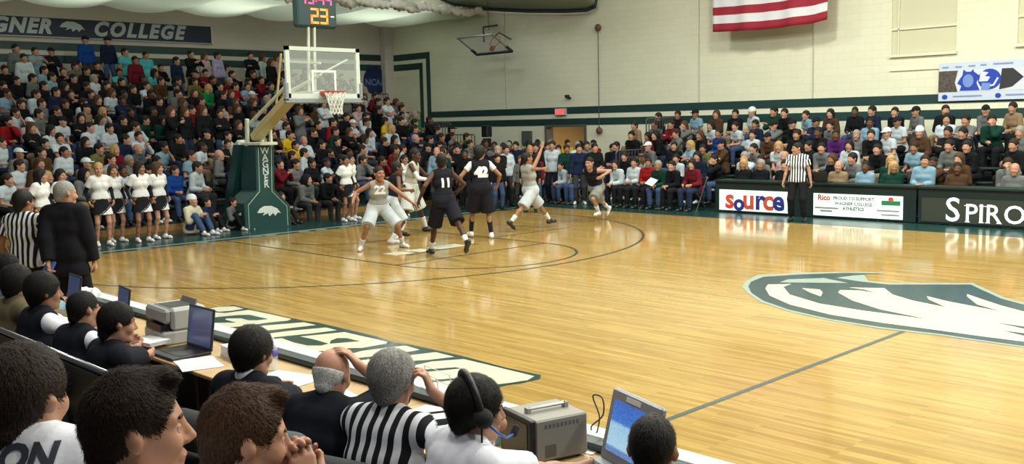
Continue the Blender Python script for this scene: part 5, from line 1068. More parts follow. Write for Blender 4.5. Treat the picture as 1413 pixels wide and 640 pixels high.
# --- crowd standing in the corner
for k, (x, y, top, hr, sc, lab) in enumerate(((-1.9, 13.25, 'b', 'h', 1.0, 'balding man in pale blue shirt standing in the corner, leftmost'), (-2.4, 13.9, 't', 'n', 1.0, 'man in tan top standing second from left in the corner'), (-4.6, 16.2, 'k', 'a', 1.0, 'dark-skinned man in black standing back in the corner'),
        (-2.2, 14.3, 'k', 'd', 1.02, 'man in black standing behind the player wearing 42'), (-2.4, 15.9, 'g', 'a', 1.04, 'dark-skinned man in grey with pale strap standing in the corner'), (-.9, 14.9, 'w', 'd', 1.0, 'young man in white t-shirt standing in the corner'),
        (-3.2, 17.3, 'W', 'n', 1.03, 'man in brown top standing back beside the electrical panel'), (-2.6, 17.0, 'n', 'd', 1.02, 'man in navy standing below the electrical panel'), (-2.4, 17.7, 'n', 'n', 1.0, 'brown-haired man in navy standing right of the electrical panel'),
        (1.0, 13.95, 'k', 'h', 1.02, 'bald man in black coat standing behind the silver players'), (.1, 14.5, 'g', 'N', .84, 'long-haired child in grey standing in the corner crowd'), (.0, 15.2, 'm', 'd', .86, 'child in maroon standing in the corner crowd'),
        (-.2, 13.9, 'k', 'd', .88, 'dark-haired child in black standing right of player 42'), (-4.2, 19.6, 'k', 'a', 1.02, 'man in dark suit standing left of the doorway'), (-1.5, 17.2, 'n', 'd', 1.0, 'man in navy standing behind the raised arm'),
        (-.7, 16.6, 'w', 'n', 1.04, 'tall man in white and green jacket standing below the doorway'), (-.9, 17.9, 'w', 'g', 1.0, 'grey-haired man in white standing below the doorway'), (.5, 16.4, 'n', 'd', .99, 'man in navy standing right of the white jacket'),
        (.9, 16.6, 'k', 'd', 1.0, 'man in dark suit and white shirt standing in the corner, rightmost'), (-1.9, 19.8, 'r', 'd', 1.0, 'man in red standing below the hanging brown ball'), (-3.4, 20.2, 'y', 'n', 1.0, 'person in yellow standing inside the doorway'))):
    person(random.choice(('stand', 'fold', 'stand')), (x, y, 0), D(random.uniform(-75, -20)), top, hr, lab, 'crowd standing in the far corner', scale=sc, sk=3 if hr == 'a' else None, tr=random.choice((TR[1], TR[2], TR[0])))
k = 0; cc = 'kkngkWkEmk'; names = ['front', 'second', 'third', 'rear']
for r_, (xs, y0) in enumerate(((-2.6, 12.9), (-3.1, 14.9), (-3.6, 16.4), (-4.4, 18.2))):
    for j in range((4, 5, 6, 4)[r_]):
        x = xs + .72*j + random.uniform(-.1, .1); y = y0 + .42*j + random.uniform(-.15, .15); top = cc[(k*7 + r_) % 10]; hr = 'dnagldn'[k % 7]; k += 1
        person(('stand', 'fold', 'stand')[k % 3], (x, y, 0), D(random.uniform(-70, -15)), top, hr, '%s person in %s top standing in the corner, %s file, %s from its left' % (HSTY[hr][2], CC[top][0], names[r_], ORD[j+1]),
               'crowd standing in the far corner', scale=random.uniform(.94, 1.03), sk=3 if hr == 'a' else None, tr=TR[random.choice((1, 2, 4))], shoes=M_SHOEK)
# --- seated in folding chairs at the far sideline
def folding_chair(x, y, rz):
    t = empty('folding_chair', 'black folding chair with padded seat at the far sideline', 'chair', (x, y, 0), rz, 'folding chairs at the far sideline')
    MB().box((-.20, -.20, .42), (.20, .20, .455), .012).build('seat', mat('chair_black', (.02, .02, .022), .6), t); MB().box((-.235, -.19, .62), (-.205, .19, .84), .01).build('backrest', mat('chair_black', (.02, .02, .022), .6), t)
    for s in (1, -1):
        MB().tube([(.22, s*.21, 0), (-.22, s*.21, .86)], .012, 6).build('leg', M_STEEL, t); MB().tube([(-.24, s*.18, 0), (.14, s*.18, .43)], .012, 6).build('leg', M_STEEL, t)
for (px_, top, hr, lab, tr_) in ((-.1, 'w', 'd', 'boy in white sweater seated in the left folding chair pair', TR[0]), (.42, 'w', 'g', 'person in white sweatshirt and jeans seated in the right of the pair', TR[0]),
        (1.88, 'w', 'l', 'long dark-haired woman in white seated leftmost of six at the sideline', TR[1]), (2.33, 'w', 'd', 'dark-haired person in white seated second of six at the sideline', TR[1]), (2.79, 'r', 'n', 'person in black and red seated third of six at the sideline', TR[1]),
        (3.27, 'E', 'g', 'grey-haired man in dark green and jeans holding papers at the sideline', TR[0]), (3.77, 'k', 'd', 'dark-haired man in black seated fifth of six at the sideline', TR[1]), (4.27, 'm', 'l', 'woman in maroon seated rightmost of six beside the scorer table', TR[4])):
    folding_chair(px_, 16.60, D(-95)); person(random.choice(('knees', 'lap', 'clasp')), (px_, 16.60, 0), D(-100 + random.uniform(-12, 12)), top, hr, lab, 'people seated in folding chairs at the far sideline', tr=tr_, shoes=M_SHOEK, scale=.94 if px_ < 0 else 1.)
o = slab('paper_sheets', (-.11, -.15, 0), (.11, .15, .006), M_WHT); o.location = (3.22, 16.15, .72); o.rotation_euler = (.5, .3, .2); tag(o, 'white papers in the lap of the man in dark green', 'paper')
for (x, top, hr, lab) in ((5.32, 'k', 'b', 'blonde person in black at the left end of the far scorer table'), (5.82, 'k', 'g', 'heavy man in black second from left at the far scorer table'), (6.47, 'k', 'd', 'dark-haired person in black beside the standing referee'), (7.86, 't', 'h', 'elderly man in cream cardigan behind a laptop at the far table'),
        (8.52, 'b', 'a', 'dark-skinned man in blue shirt writing at the far table'), (9.15, 'E', 'b', 'blonde person in dark green at the far table'), (9.85, 'b', 'n', 'large man in pale blue shirt at the far table'), (10.55, 'W', 'a', 'dark-skinned man in brown vest at the far table'), (11.7, 'g', 'h', 'balding man in grey at the right end of the far table')):
    person('lap', (x, 17.2, -.03 if top != 'b' or x < 9 else .12), D(random.uniform(-110, -80)), top, hr, lab, 'people behind the far scorer tables', sk=3 if hr == 'a' else None, slv='long')
def laptop(name, label, loc, rz, screen, body, w=.34, d=.24, tilt=105, group=None, ms=.016, mb_=.02, mt=.014):
    t = empty(name, label, 'laptop', loc, rz, group)
    MB().box((-w/2, -d/2, 0), (w/2, d/2, .022), .005).build('base', body, t); kb = slab('keyboard', (-w*.43, -d*.28, .022), (w*.43, d*.32, .0245), mat('key_black', (.02, .02, .022), .5), t)
    mb = MB(); a = D(tilt-90); mb.M = Matrix.Translation((0, d/2, .02)) @ Matrix.Rotation(-a, 4, 'X'); mb.box((-w/2, -.006, 0), (w/2, .008, d), .004); lid = mb.build('lid', body, t)
    mb = MB(); mb.M = Matrix.Translation((0, d/2, .02)) @ Matrix.Rotation(-a, 4, 'X'); mb.box((-w/2+ms, -.008, mb_), (w/2-ms, -.0062, d-mt)); mb.build('screen', screen, lid)
    return t
laptop('laptop', 'small dark laptop open on the far scorer table', (7.7, 16.78, .80), D(180), mat('screen_dim', (.02, .03, .06), .2), M_DK)

for y, top, lab in ((8.25, 'B', 'person in royal blue standing on the top bench before the banner hawk'), (8.95, 'n', 'person in navy standing on the top bench before the banner wording')):
    person('stand', (-13.0, y, 3.62), D(10), top, 'c', lab, 'spectators on the bleachers behind the basket')
# ------------------------------------------------------------------ the near press table and the people at it
M_WOOD = mat('table_wood', (.50, .33, .15), .4, noise=.12, nscale=6.)
for k in range(5):
    x0 = 9.0 + 1.84*k; t = empty('press_table', 'long wooden press table by the near sideline, %s from the far end' % ORD[k+1], 'table', (x0 + .92, -.875, 0), 0, 'press tables along the near sideline')
    slab('tabletop', (-.915, -.375, .725), (.915, .30, .75), M_WOOD, t, .004); slab('table_skirt', (-.9, .27, .05), (.9, .29, .725), M_BLK, t)
    for sx in (1, -1):
        for sy in (1, -1): MB().tube([(sx*.82, sy*.25, 0), (sx*.82, sy*.25, .725)], .018, 8).build('leg', M_STEEL, t)
for k in range(4):
    x0 = 9.0 + 2.3*k; t = empty('advertising_board', 'black-backed advertising board with white top edge, %s from the far end' % ORD[k+1], 'board', (x0+1.15, -.55, 0), 0, 'advertising boards along the near sideline')
    slab('panel', (-1.14, -.02, 0), (1.14, .04, .775), M_BLK, t); slab('top_cap', (-1.14, -.035, .775), (1.14, .09, .79), mat('white_cap', (.66, .68, .68), .5), t, .004)
    MB().box((-1.14, -.14, .752), (1.14, -.04, .79), .012).build('cable_trough', mat('trough_black', (.02, .03, .035), .4), t)
M_LCD = mat('lcd_navy', (.02, .03, .08), .15, emit=(.05, .075, .18), es=.55)
laptop('laptop', 'large dark laptop with navy screen beside the printer', (12.25, -1.08, .75), 0, M_LCD, M_DK, .38, .30, 98)
laptop('laptop', 'dark laptop with navy screen left of the printer', (10.50, -.88, .75), D(-8), M_LCD, M_DK, .34, .24, 98)
laptop('laptop', 'dark laptop with blue screen in front of the black-suited coach', (9.55, -.95, .75), D(-4), M_LCD, M_DK, .36, .26, 98)
# rugged laptop with the game on its screen
m, n, b = nt_new('game_screen'); tc = n.nodes.new('ShaderNodeTexCoord'); sp = n.nodes.new('ShaderNodeSeparateXYZ'); lnk(n, tc.outputs['Generated'], sp.inputs[0])
rp = n.nodes.new('ShaderNodeValToRGB'); e = rp.color_ramp.elements; e[0].position = 0; e[0].color = (.16, .30, .62, 1); e[1].position = 1; e[1].color = (.05, .16, .60, 1)
for p_, c in ((.10, (.16, .30, .62, 1)), (.14, (.50, .78, .95, 1)), (.55, (.42, .70, .95, 1)), (.62, (.06, .22, .70, 1))): q = e.new(p_); q.color = c
ns = n.nodes.new('ShaderNodeTexNoise'); ns.inputs['Scale'].default_value = 28; ns.inputs['Detail'].default_value = 4; lnk(n, tc.outputs['Generated'], ns.inputs['Vector'])
mx = n.nodes.new('ShaderNodeMix'); mx.data_type = 'RGBA'; mx.blend_type = 'OVERLAY'; mx.inputs['Factor'].default_value = .9
lnk(n, sp.outputs['Z'], rp.inputs['Fac']); lnk(n, rp.outputs['Color'], mx.inputs['A']); lnk(n, ns.outputs['Fac'], mx.inputs['B']); lnk(n, mx.outputs['Result'], b.inputs['Emission Color']); b.inputs['Emission Strength'].default_value = .9; b.inputs['Base Color'].default_value = (.02, .02, .03, 1)
M_SILV = mat('silver_plastic', (.30, .31, .33), .4, metal=.2)
t = laptop('rugged_laptop', 'silver rugged laptop showing the game in bright blue', (16.055, -.97, .75), D(-19), m, M_SILV, .40, .33, 104, ms=.035, mb_=.045, mt=.045)
lid = [c for c in t.children if c.name.startswith('lid')][0]; scr = [c for c in lid.children][0]
mb = MB(); mb.M = Matrix.Translation((0, .165, .02)) @ Matrix.Rotation(-D(14), 4, 'X'); mb.box((-.07, -.010, .296), (.05, -.005, .318)); mb.build('maker_plate', mat('plate_white', (.7, .7, .7), .5), lid)
mb = MB(); mb.M = Matrix.Translation((0, .165, .02)) @ Matrix.Rotation(-D(14), 4, 'X'); mb.box((-.205, -.0055, -.005), (.205, .03, .335), .01); mb.build('lid_shell', M_SILV, lid); 
# monitor
t = empty('field_monitor', 'grey boxy monitor with handle on the press table', 'monitor', (15.655, -.845, .75), D(-15))
mg = mat('warm_grey_plastic', (.26, .245, .21), .5)
MB().box((-.14, -.14, .012), (.14, .15, .215), .008).build('housing', mg, t); MB().box((-.145, -.175, .008), (.145, -.14, .222), .006).build('bezel', M_BLK, t)
slab('screen', (-.12, -.178, .03), (.12, -.174, .20), mat('crt_dark', (.03, .05, .06), .1), t); mb = MB().box((-.012, -.10, .228), (.012, .12, .24), .004).box((-.016, -.11, .214), (.016, -.09, .24)).box((-.016, .10, .214), (.016, .12, .24)); mb.build('handle', mat('handle_silver', (.4, .4, .4), .3, metal=.6), t)
mb = MB()
for k in range(9): mb.box((.1395, -.09 + .022*k, .17), (.1412, -.078 + .022*k, .19))
q = mb.build('side_vent', mat('vent_grey', (.12, .115, .1), .6), t); slab('rear_label', (.1395, -.09, .03), (.1412, -.03, .09), mat('vent_grey', (.12, .115, .1), .6), t)
for sx in (1, -1):
    for sy in (1, -1): MB().lathe([(.012, 0), (.012, .012)], 8, 'z', (sx*.11, sy*.11, 0)).build('foot', M_BLK, t)
# printer
t = empty('printer', 'grey laser printer with open paper tray', 'printer', (11.74, -.86, .75), D(-4)); pg, pl_ = mat('printer_grey', (.24, .25, .25), .5), mat('printer_light', (.40, .41, .40), .5)
MB().box((-.20, -.17, .0), (.20, .17, .10), .012).build('base', pl_, t); MB().box((-.20, -.10, .10), (.20, .17, .27), .02).build('housing', pl_, t); MB().box((-.19, -.16, .16), (.19, -.10, .27), .02).build('front_cover', pg, t)
slab('output_well', (-.13, -.08, .268), (.13, .10, .272), M_BLK, t); slab('output_slot', (-.15, -.172, .10), (.15, -.10, .15), M_BLK, t); mb = MB(); mb.M = Matrix.Translation((0, .10, .265)) @ Matrix.Rotation(D(-25), 4, 'X'); mb.box((-.14, 0, 0), (.14, .012, .05)); mb.build('rear_flap', pg, t)
MB().box((-.14, -.30, .02), (.14, -.16, .035), .004).build('paper_tray', pg, t)
def papers(label, x, y, w, d, rz, z=.75, n_=3, nm='paper_stack', h=.012):
    t = empty(nm, label, 'papers', (x, y, z), D(rz)); 
    for k in range(n_): q = slab('sheet', (-w/2, -d/2, k*h), (w/2, d/2, (k+1)*h - .001), M_WHT, t); q.rotation_euler = (0, 0, random.uniform(-.12, .12))
    return t
papers('stack of white paper in front of the printer', 11.88, -1.13, .26, .18, 6, .785, 3, h=.010)
papers('white sheets beside the big laptop, nearest the black-haired man', 12.63, -1.13, .36, .26, -15, h=.002); papers('thick white printed stack between big laptop and black-haired man', 12.70, -.80, .34, .24, -5, n_=4, h=.02)
papers('white sheets spread right of the water bottle', 13.45, -.93, .42, .25, 8, h=.002); papers('white sheets in front of the bald man', 14.1, -1.0, .36, .26, -10, h=.002); papers('white sheets beside the striped official', 14.75, -.80, .30, .22, 15, h=.002)
papers('white sheets between monitor and rugged laptop', 15.75, -.64, .16, .20, 10, h=.002)
o = link('paper_towel_heap', blob([ell((0, 0, .04), (.22, .10, .05), k=.03), ell((.1, .03, .07), (.10, .06, .04), k=.03), ell((-.12, 0, .05), (.1, .07, .05), k=.03)], .012, noise=lambda X, Y, Z: .012*np.sin(X*60 + Y*31)*np.sin(Y*44 + Z*25)), mat('white_cloth', (.75, .76, .76), .9)); o.location = (9.35, -.62, .752); tag(o, 'crumpled white towel at the far end of the press tables', 'towel')
# bottle
t = empty('water_bottle', 'clear plastic water bottle with purple label', 'bottle', (13.19, -.88, .75)); clr = mat('clear_plastic', (.85, .9, .92), .08, alpha=.35)
MB().lathe([(.001, 0), (.030, 0), (.033, .01), (.033, .06), (.030, .075), (.033, .09), (.033, .15), (.028, .175), (.013, .20), (.013, .215)], 20).build('bottle_body', clr, t, True); MB().lathe([(.0335, .10), (.0342, .10), (.0342, .145), (.0335, .145)], 20).build('label', mat('purple_label', (.12, .08, .35), .5), t, True); MB().lathe([(.015, .212), (.015, .232), (.001, .232)], 14).build('cap', M_WHT, t, True)
# wire rack, cables, phone
t = empty('wire_rack', 'thin white wire rack standing on the press table', 'rack', (14.5, -.60, .755)); mwr = mat('wire_white', (.55, .55, .50), .4); mb = MB()
for y in (-.05, .05): mb.tube([(-.13, y, 0), (-.13, y, .16), (.10, y, .14), (.13, y, 0)], .003, 5)
for k in range(5): mb.tube([(-.12 + .055*k, -.05, .01), (-.09 + .05*k, .05, .08), (-.12 + .055*k, -.05, .13)], .002, 5)
mb.build('wires', mwr, t)
def cable(label, pts, r=.004):
    P = [Vector(p) for p in pts]; out = []
    for i in range(len(P)-1):
        a, b1, c, d = P[max(0, i-1)], P[i], P[i+1], P[min(len(P)-1, i+2)]
        for k in range(6):
            s_ = k/6; out.append(.5*((2*b1) + (-a+c)*s_ + (2*a-5*b1+4*c-d)*s_*s_ + (-a+3*b1-3*c+d)*s_**3))
    out.append(P[-1]); o = MB().tube(out, r, 6).build('cable', M_BLK, None, True); return tag(o, label, 'cable')
cable('black looped cable behind the grey monitor', [(15.72, -.55, .78), (15.70, -.50, .86), (15.64, -.48, .95), (15.72, -.50, .96), (15.74, -.52, .88), (15.66, -.52, .80), (15.75, -.56, .77), (15.86, -.6, .79), (15.96, -.62, .86)])
cable('black cable curling right of the rugged laptop', [(16.5, -.60, .76), (16.62, -.55, .80), (16.74, -.56, .80), (16.80, -.62, .77)]); o = MB().box((16.42, -.66, .752), (16.60, -.58, .785), .01).build('adapter', M_BLK); tag(o, 'black adapter lying right of the rugged laptop', 'adapter')
cable('thin black cable on the table beside the striped official', [(14.6, -1.02, .76), (14.75, -.92, .78), (14.95, -.85, .77), (15.1, -.88, .76)])
o = MB().lathe([(.022, 0), (.026, .09), (.024, .09), (.02, .004)], 14, 'z', (15.40, -.92, .752)).build('cup', mat('sky_cup', (.25, .5, .65), .3, alpha=.7)); tag(o, 'pale blue plastic cup left of the grey monitor', 'cup')
# barrier rail
t = empty('barrier_rail', 'dark barrier with shiny top rail behind the seated press row', 'railing', (0, 0, 0))
MB().tube([(8.6, -2.06, 1.0), (14.0, -2.06, 1.0)], .02, 10).build('top_rail', mat('rail_chrome', (.30, .31, .33), .25, metal=.9), t, True); slab('panel', (8.6, -2.09, .05), (14.0, -2.05, .98), mat('barrier_black', (.012, .014, .018), .5), t)
for x in (8.6, 10.4, 12.2, 14.0): MB().tube([(x, -2.06, 0), (x, -2.06, 1.0)], .02, 8).build('post', M_STEEL, t)
def chair2(label, x, y, rz, m=None, zb=.95):
    m = m or mat('chair_fabric', (.02, .022, .026), .8); t = empty('chair', label, 'chair', (x, y, 0), rz, 'chairs at the press tables')
    MB().box((-.22, -.22, .40), (.22, .22, .45), .02).build('seat', m, t); link('backrest', blob([cap((-.255, -.12, zb-.12), (-.255, .12, zb-.12), .10, k=.02), cap((-.235, -.14, zb-.34), (-.235, .14, zb-.34), .08, k=.05)], .014), m, t).scale = (1, 1, 1)
    for sx in (1, -1):
        for sy in (1, -1): MB().tube([(sx*.19, sy*.19, 0), (sx*.18, sy*.18, .40)], .012, 6).build('leg', M_STEEL, t)
    return t
bc = cloth('black_fleece', (.011, .012, .018)); wc_ = cloth('white_cotton', (.80, .81, .88)); M_PATCH = mat('patch_orange', (.6, .12, .05), .6); M_PATW = mat('patch_white', (.65, .62, .6), .6)
def wl(J0, loc, rz, w, sc=1.): d = A(*w) - A(*loc); return tuple((Rz(-rz) @ d)/sc)
def at_head(spec, headpos, rz, sc, loc_z=None, hl=None, hr=None, rel=None, **k):
    """seat a figure so that its head comes at a point of the hall; hl/hr in hall coordinates, rel = hand offsets in head frame"""
    spec.setdefault('hsc', 1.0); J = figure(**spec); loc = A(*headpos) - Rz(rz) @ J['H']*sc
    if loc_z is not None: loc[2] = loc_z
    sp = dict(spec)
    if hl is not None: sp['hl'] = wl(J, loc, rz, hl, sc)
    if hr is not None: sp['hr'] = wl(J, loc, rz, hr, sc)
    if rel:
        for key, v in rel.items(): sp[key] = tuple(J['H'] + J['HR'] @ A(*v))
    return build_person(sp, tuple(loc), rz, scale=sc, **k), loc
def patch(J, y=-.11, up=.25):
    o = J['P'] + J['u']*up + J['s']*y - J['f']*.3; from mathutils.bvhtree import BVHTree
    me = J['shirt_me']; n = len(me.vertices); co = np.empty(n*3); me.vertices.foreach_get('co', co)
    bt = BVHTree.FromPolygons([Vector(c) for c in co.reshape(-1, 3)], [tuple(p.vertices) for p in me.polygons]); h = bt.ray_cast(Vector(o), Vector(J['f']))
    if h[0] is None: return
    p = A(*h[0]); R3 = np.array([J['f'], J['s'], J['u']])
    link('shoulder_patch', blob([ell(p, (.007, .016, .022), R3, k=.002)], .004), M_PATCH, J['obj']); link('patch_mark', blob([ell(p - J['f']*.003 + J['u']*.009, (.007, .010, .010), R3, k=.002)], .003), M_PATW, J['obj'])
def chair_for(J, loc, rz, sc, label, m=None, zb=.95):
    p = A(*loc) + Rz(rz) @ J['P']*sc; return chair2(label, p[0], p[1], rz, m, zb)
SEAT = dict(hip=(0, 0, .50), fl=(.42, .13, .085), fr=(.42, -.13, .085), kl=(1, .2, 1), kr=(1, -.2, 1), rr=1.0)
def S(**k): d = dict(SEAT); d.update(k); return d
HF = .0085
# man at laptop, profile to the right
rz = D(88); J, l = at_head(S(lean=22, head=(-10, 8, 0), curl=(25, 25), pl=(-.3, .6, -.7), pr=(-.3, -.6, -.7)), (12.68, -1.68, 1.08), rz, 1.03, 0, hl=(11.95, -1.28, .86), hr=(12.28, -1.24, .80), label='dark-haired man in black pullover typing at the large laptop', sk=SK[1], top=dict(off=.02, sleeve=1.15, hem=.1), topm=bc, hair='short', hairc='black', bot=dict(off=.02), botm=TR[1], shoem=M_SHOEK, h=HF, brow='black')
strands(J, 3000)
link('cuffs', blob([cap(E, W, .040+.02, .033+.018, k=.02, cut=[(E+(W-E)*.28, nrm(W-E)), (E+(W-E)*.12, -nrm(W-E))]) for _, E, W in J['arms']], .009), wc_, J['obj']); patch(J); chair_for(J, l, rz, 1.03, 'chair under the man typing at the large laptop')
def vest(J): 
    P, c = g_shirt(J, off=.028, sleeve=0, hem=.10); link('vest', blob(P, HF), bc, J['obj'])
rz = D(100); J, l = at_head(S(lean=20, head=(0, 8, 0), pl=(-.3, .6, -.7), pr=(-.3, -.6, -.7)), (11.99, -1.63, 1.11), rz, 1.02, 0, hl=(11.5, -1.15, .80), hr=(11.95, -1.25, .80), label='man with shaved head in black vest over white shirt', sk=SK[1], top=dict(off=.014, sleeve=.95, hem=.1, loose=.003), topm=wc_, hair='crop', hairc='black', bot=dict(off=.02), botm=TR[1], shoem=M_SHOEK, h=HF); vest(J); patch(J); chair_for(J, l, rz, 1.02, 'chair under the man with shaved head')
strands(J, 3000)
rz = D(92); J, l = at_head(S(lean=16, head=(-10, 4, 0), pl=(-.3, .6, -.7), pr=(-.3, -.6, -.7)), (11.34, -1.66, 1.17), rz, 1.06, 0, hl=(10.9, -1.2, .80), hr=(11.3, -1.2, .80), label='man with full black hair in black vest over white sleeves', sk=SK[2], top=dict(off=.014, sleeve=.95, hem=.1, loose=.003), topm=wc_, hair='full', hairc='black', bot=dict(off=.02), botm=TR[1], shoem=M_SHOEK, h=HF); vest(J); patch(J); chair_for(J, l, rz, 1.06, 'chair under the man with full black hair')
strands(J, 3000)
rz = D(95); J, l = at_head(S(lean=14, head=(0, 4, 0), pl=(-.3, .6, -.7), pr=(-.3, -.6, -.7)), (10.78, -1.66, 1.22), rz, 1.06, 0, hl=(10.3, -1.2, .80), hr=(10.7, -1.2, .80), label='dark-haired person in olive jacket, partly hidden in the press row', sk=SK[1], top=dict(off=.03, sleeve=1.93, hem=.1), topm=cloth('olive_jacket', (.13, .11, .06)), hair='full', hairc='black', bot=dict(off=.02), botm=TR[1], shoem=M_SHOEK, h=HF); chair_for(J, l, rz, 1.06, 'chair under the person in olive jacket')
strands(J, 3000)
rz = D(95); J, l = at_head(S(lean=8, head=(-18, 4, 0), pl=(-.3, .6, -.7), pr=(-.3, -.6, -.7)), (9.75, -1.42, 1.20), rz, 1.05, 0, hl=(9.4, -1.0, .80), hr=(9.8, -1.0, .80), label='dark-skinned man in pale blue shirt at the left edge', sk=SK[3], top=dict(off=.025, sleeve=1.93, hem=.1), topm=CM['b'], hair='crop', hairc='black', bot=dict(off=.02), botm=TR[0], shoem=M_SHOEK, h=.01); chair_for(J, l, rz, 1.05, 'chair under the man in pale blue shirt')
strands(J, 3000)
# black-haired man behind the bottle
rz = D(100); J, l = at_head(S(lean=12, head=(0, 10, 0), pl=(-.3, .6, -.7), pr=(-.3, -.6, -.7), curl=(50, 50)), (14.20, -1.58, 1.10), rz, 1.03, 0, hl=(13.72, -1.12, .79), hr=(13.95, -1.18, .79), label='man with thick black hair and black jacket beside the water bottle', sk=SK[1], top=dict(off=.028, sleeve=1.93, hem=.1), topm=bc, hair='full', hairc='black', bot=dict(off=.02), botm=TR[1], shoem=M_SHOEK, h=HF)
strands(J, 3000)
link('collar', blob([cap(J['N'] + J['u']*.012, J['N'] + J['u']*.030 - J['f']*.01, .072, .066, k=.01)], .007), wc_, J['obj']); patch(J); chair_for(J, l, rz, 1.03, 'chair behind the thick-haired man')
# bald man, hand on head
rz = D(112); J, l = at_head(S(lean=26, head=(0, 22, 0), pr=(.2, -.6, -1.4), pl=(-.3, .6, -.7), curl=(30, 26), hdr=((-.2, .6, .75), (-.2, .5, -.9))), (14.76, -1.46, 1.13), rz, 1.03, 0, hl=(14.4, -1.1, .80), rel=dict(hr=(.02, -.125, .06)), label='bald man with white fringe in black, hand on his head', sk=SK[0], top=dict(off=.030, sleeve=1.0, hem=.1), topm=bc, hair='fringe', hairc='white', bot=dict(off=.02), botm=TR[1], shoem=M_SHOEK, h=.007, brow='grey'); patch(J, -.07, .27); chair_for(J, l, rz, 1.03, 'grey padded chair under the bald man', mat('chair_grey', (.07, .085, .09), .8), 1.0)
strands(J, 1500, .012, .0009, .002)
# striped official
rz = D(105); J, l = at_head(S(lean=16, head=(2, 10, 0), fat=.4, pr=(.1, -.35, -1), pl=(.3, .6, -.7), curl=(40, 40), hdr=((-.1, .35, .9), (-.4, .9, 0))), (15.28, -1.47, 1.20), rz, 1.05, 0, hl=(14.95, -1.05, .80), rel=dict(hr=(.06, -.165, -.03)), label='grey-haired official in striped shirt raising a hand to his face', sk=SK[1], top=dict(off=.022, sleeve=.80, hem=.1), topm=M_REFW, hair='full', hairc='grey', bot=dict(off=.02), botm=TR[1], shoem=M_SHOEK, h=.007, brow='grey'); chair_for(J, l, rz, 1.05, 'chair under the striped official')
strands(J, 3000)
# headset man
rz = D(80); J, l = at_head(S(lean=24, head=(-14, 8, 0), pl=(1, .15, -.5), pr=(-.3, -.6, -.7), curl=(35, 20)), (15.86, -1.47, 1.20), rz, 1.05, 0, hr=(16.02, -.98, .80), rel=dict(hl=(-.02, .15, .0)), label='man in white t-shirt wearing a black headset', sk=SK[1], top=dict(off=.024, sleeve=.75, hem=.1), topm=wc_, hair='full', hairc='black', bot=dict(off=.02), botm=TR[1], shoem=M_SHOEK, h=.007); chair_for(J, l, rz, 1.05, 'chair under the headset man')
strands(J, 3000)
hs = empty('headset', 'black broadcast headset with blue microphone boom', 'headset', (0, 0, 0)); hs.matrix_world = J['obj'].matrix_basis @ head_matrix(J)
hs.matrix_world = Matrix.Translation(J['obj'].location) @ Matrix.Rotation(rz, 4, 'Z') @ Matrix.Scale(1.05, 4) @ head_matrix(J)
MB().tube([(-.02 - .055*math.sin(t_), .115*math.cos(t_), .0 + .152*math.sin(t_)) for t_ in [PI*k/14 for k in range(15)]], .016, 8).build('headband', M_BLK, hs, True)
for s_ in (1, -1): link('ear_cup', blob([cap((-.015, s_*.095, -.005), (-.015, s_*.115, -.005), .040, k=.01)], .008), mat('foam_black', (.02, .02, .022), .9), hs)
MB().tube([(.0, -.125, -.02), (.05, -.13, -.06), (.10, -.10, -.085), (.145, -.055, -.08)], .005, 8).build('boom', mat('boom_blue', (.03, .12, .45), .4), hs, True); link('foam_tip', blob([cap((.145, -.055, -.08), (.155, -.045, -.06), .015, k=.005)], .005), mat('foam_black', (.02, .02, .022), .9), hs)
MB().tube([(-.02, -.12, -.04), (-.01, -.12, -.12), (.03, -.10, -.2)], .004, 6).build('cord', M_BLK, hs, True)
# balding head at the lower right
rz = D(115); J, l = at_head(S(lean=20, head=(0, 10, 0), pl=(-.3, .6, -.7), pr=(-.3, -.6, -.7)), (16.70, -1.36, 1.13), rz, 1.03, 0, hl=(16.2, -1.15, .80), hr=(16.6, -1.0, .79), label='dark-haired man with thinning crown in front of the rugged laptop', sk=SK[1], top=dict(off=.022, sleeve=1.9, hem=.1), topm=CM['n'], hair='crop', hairc='black', bot=dict(off=.02), botm=TR[1], shoem=M_SHOEK, h=HF, hh=.005); chair_for(J, l, rz, 1.03, 'chair under the man with thinning crown')
strands(J, 3000)
# ------------------------------------------------------------------ nearest spectators
NB = bleachers('near bleachers under the closest spectators', 3, (21.5, -2.35, 0), (-1, 0, 0), (0, -1, 0), .62, .20, .22, 9., False)
rz = D(80); J, l = at_head(S(lean=24, head=(-8, 8, 0), hip=(0, 0, .50), pl=(.1, .35, -1), pr=(.1, -.35, -1)), (16.60, -2.95, 1.55), rz, 1.05, None, rel=dict(hl=(.135, .05, -.115), hr=(.155, -.055, -.12)), label='man with reddish-brown quiff resting his mouth on his fists', sk=SK[0], top=dict(off=.025, sleeve=1.8, hem=.1), topm=CM['k'], hair='quiff', hairc='chestnut', bot=dict(off=.02), botm=TR[1], shoem=M_SHOEK, h=.0065, hh=.0045, brow='chestnut', fine=[]); print('near3', l)
strands(J, 9000, .022, .0009)
rz = D(82); J, l = at_head(S(lean=4, head=(-12, 2, 0), hsc=.96, nlen=.035), (16.83, -3.33, 1.715), rz, 1.03, None, label='man with short dark brown hair in white t-shirt, nearest in profile', sk=SK[0], top=dict(off=.025, sleeve=.7, hem=.1), topm=wc_, hair='quiff', hairc='brown', bot=dict(off=.02), botm=TR[0], shoem=M_SHOEK, h=.0075, hh=.004, brow='brown'); print('near2', l)
strands(J, 9000, .022, .0009)
rz = D(140); J, l = at_head(S(lean=8, head=(-22, 4, 0), fat=.3, nlen=.03), (16.25, -3.37, 1.685), rz, 1.05, None, label='dark-haired person in white t-shirt with lettering at the lower left', sk=SK[1], top=dict(off=.028, sleeve=.7, hem=.1), topm=wc_, hair='short', hairc='brown', bot=dict(off=.02), botm=TR[0], shoem=M_SHOEK, h=.0075, hh=.005); print('near1', l)
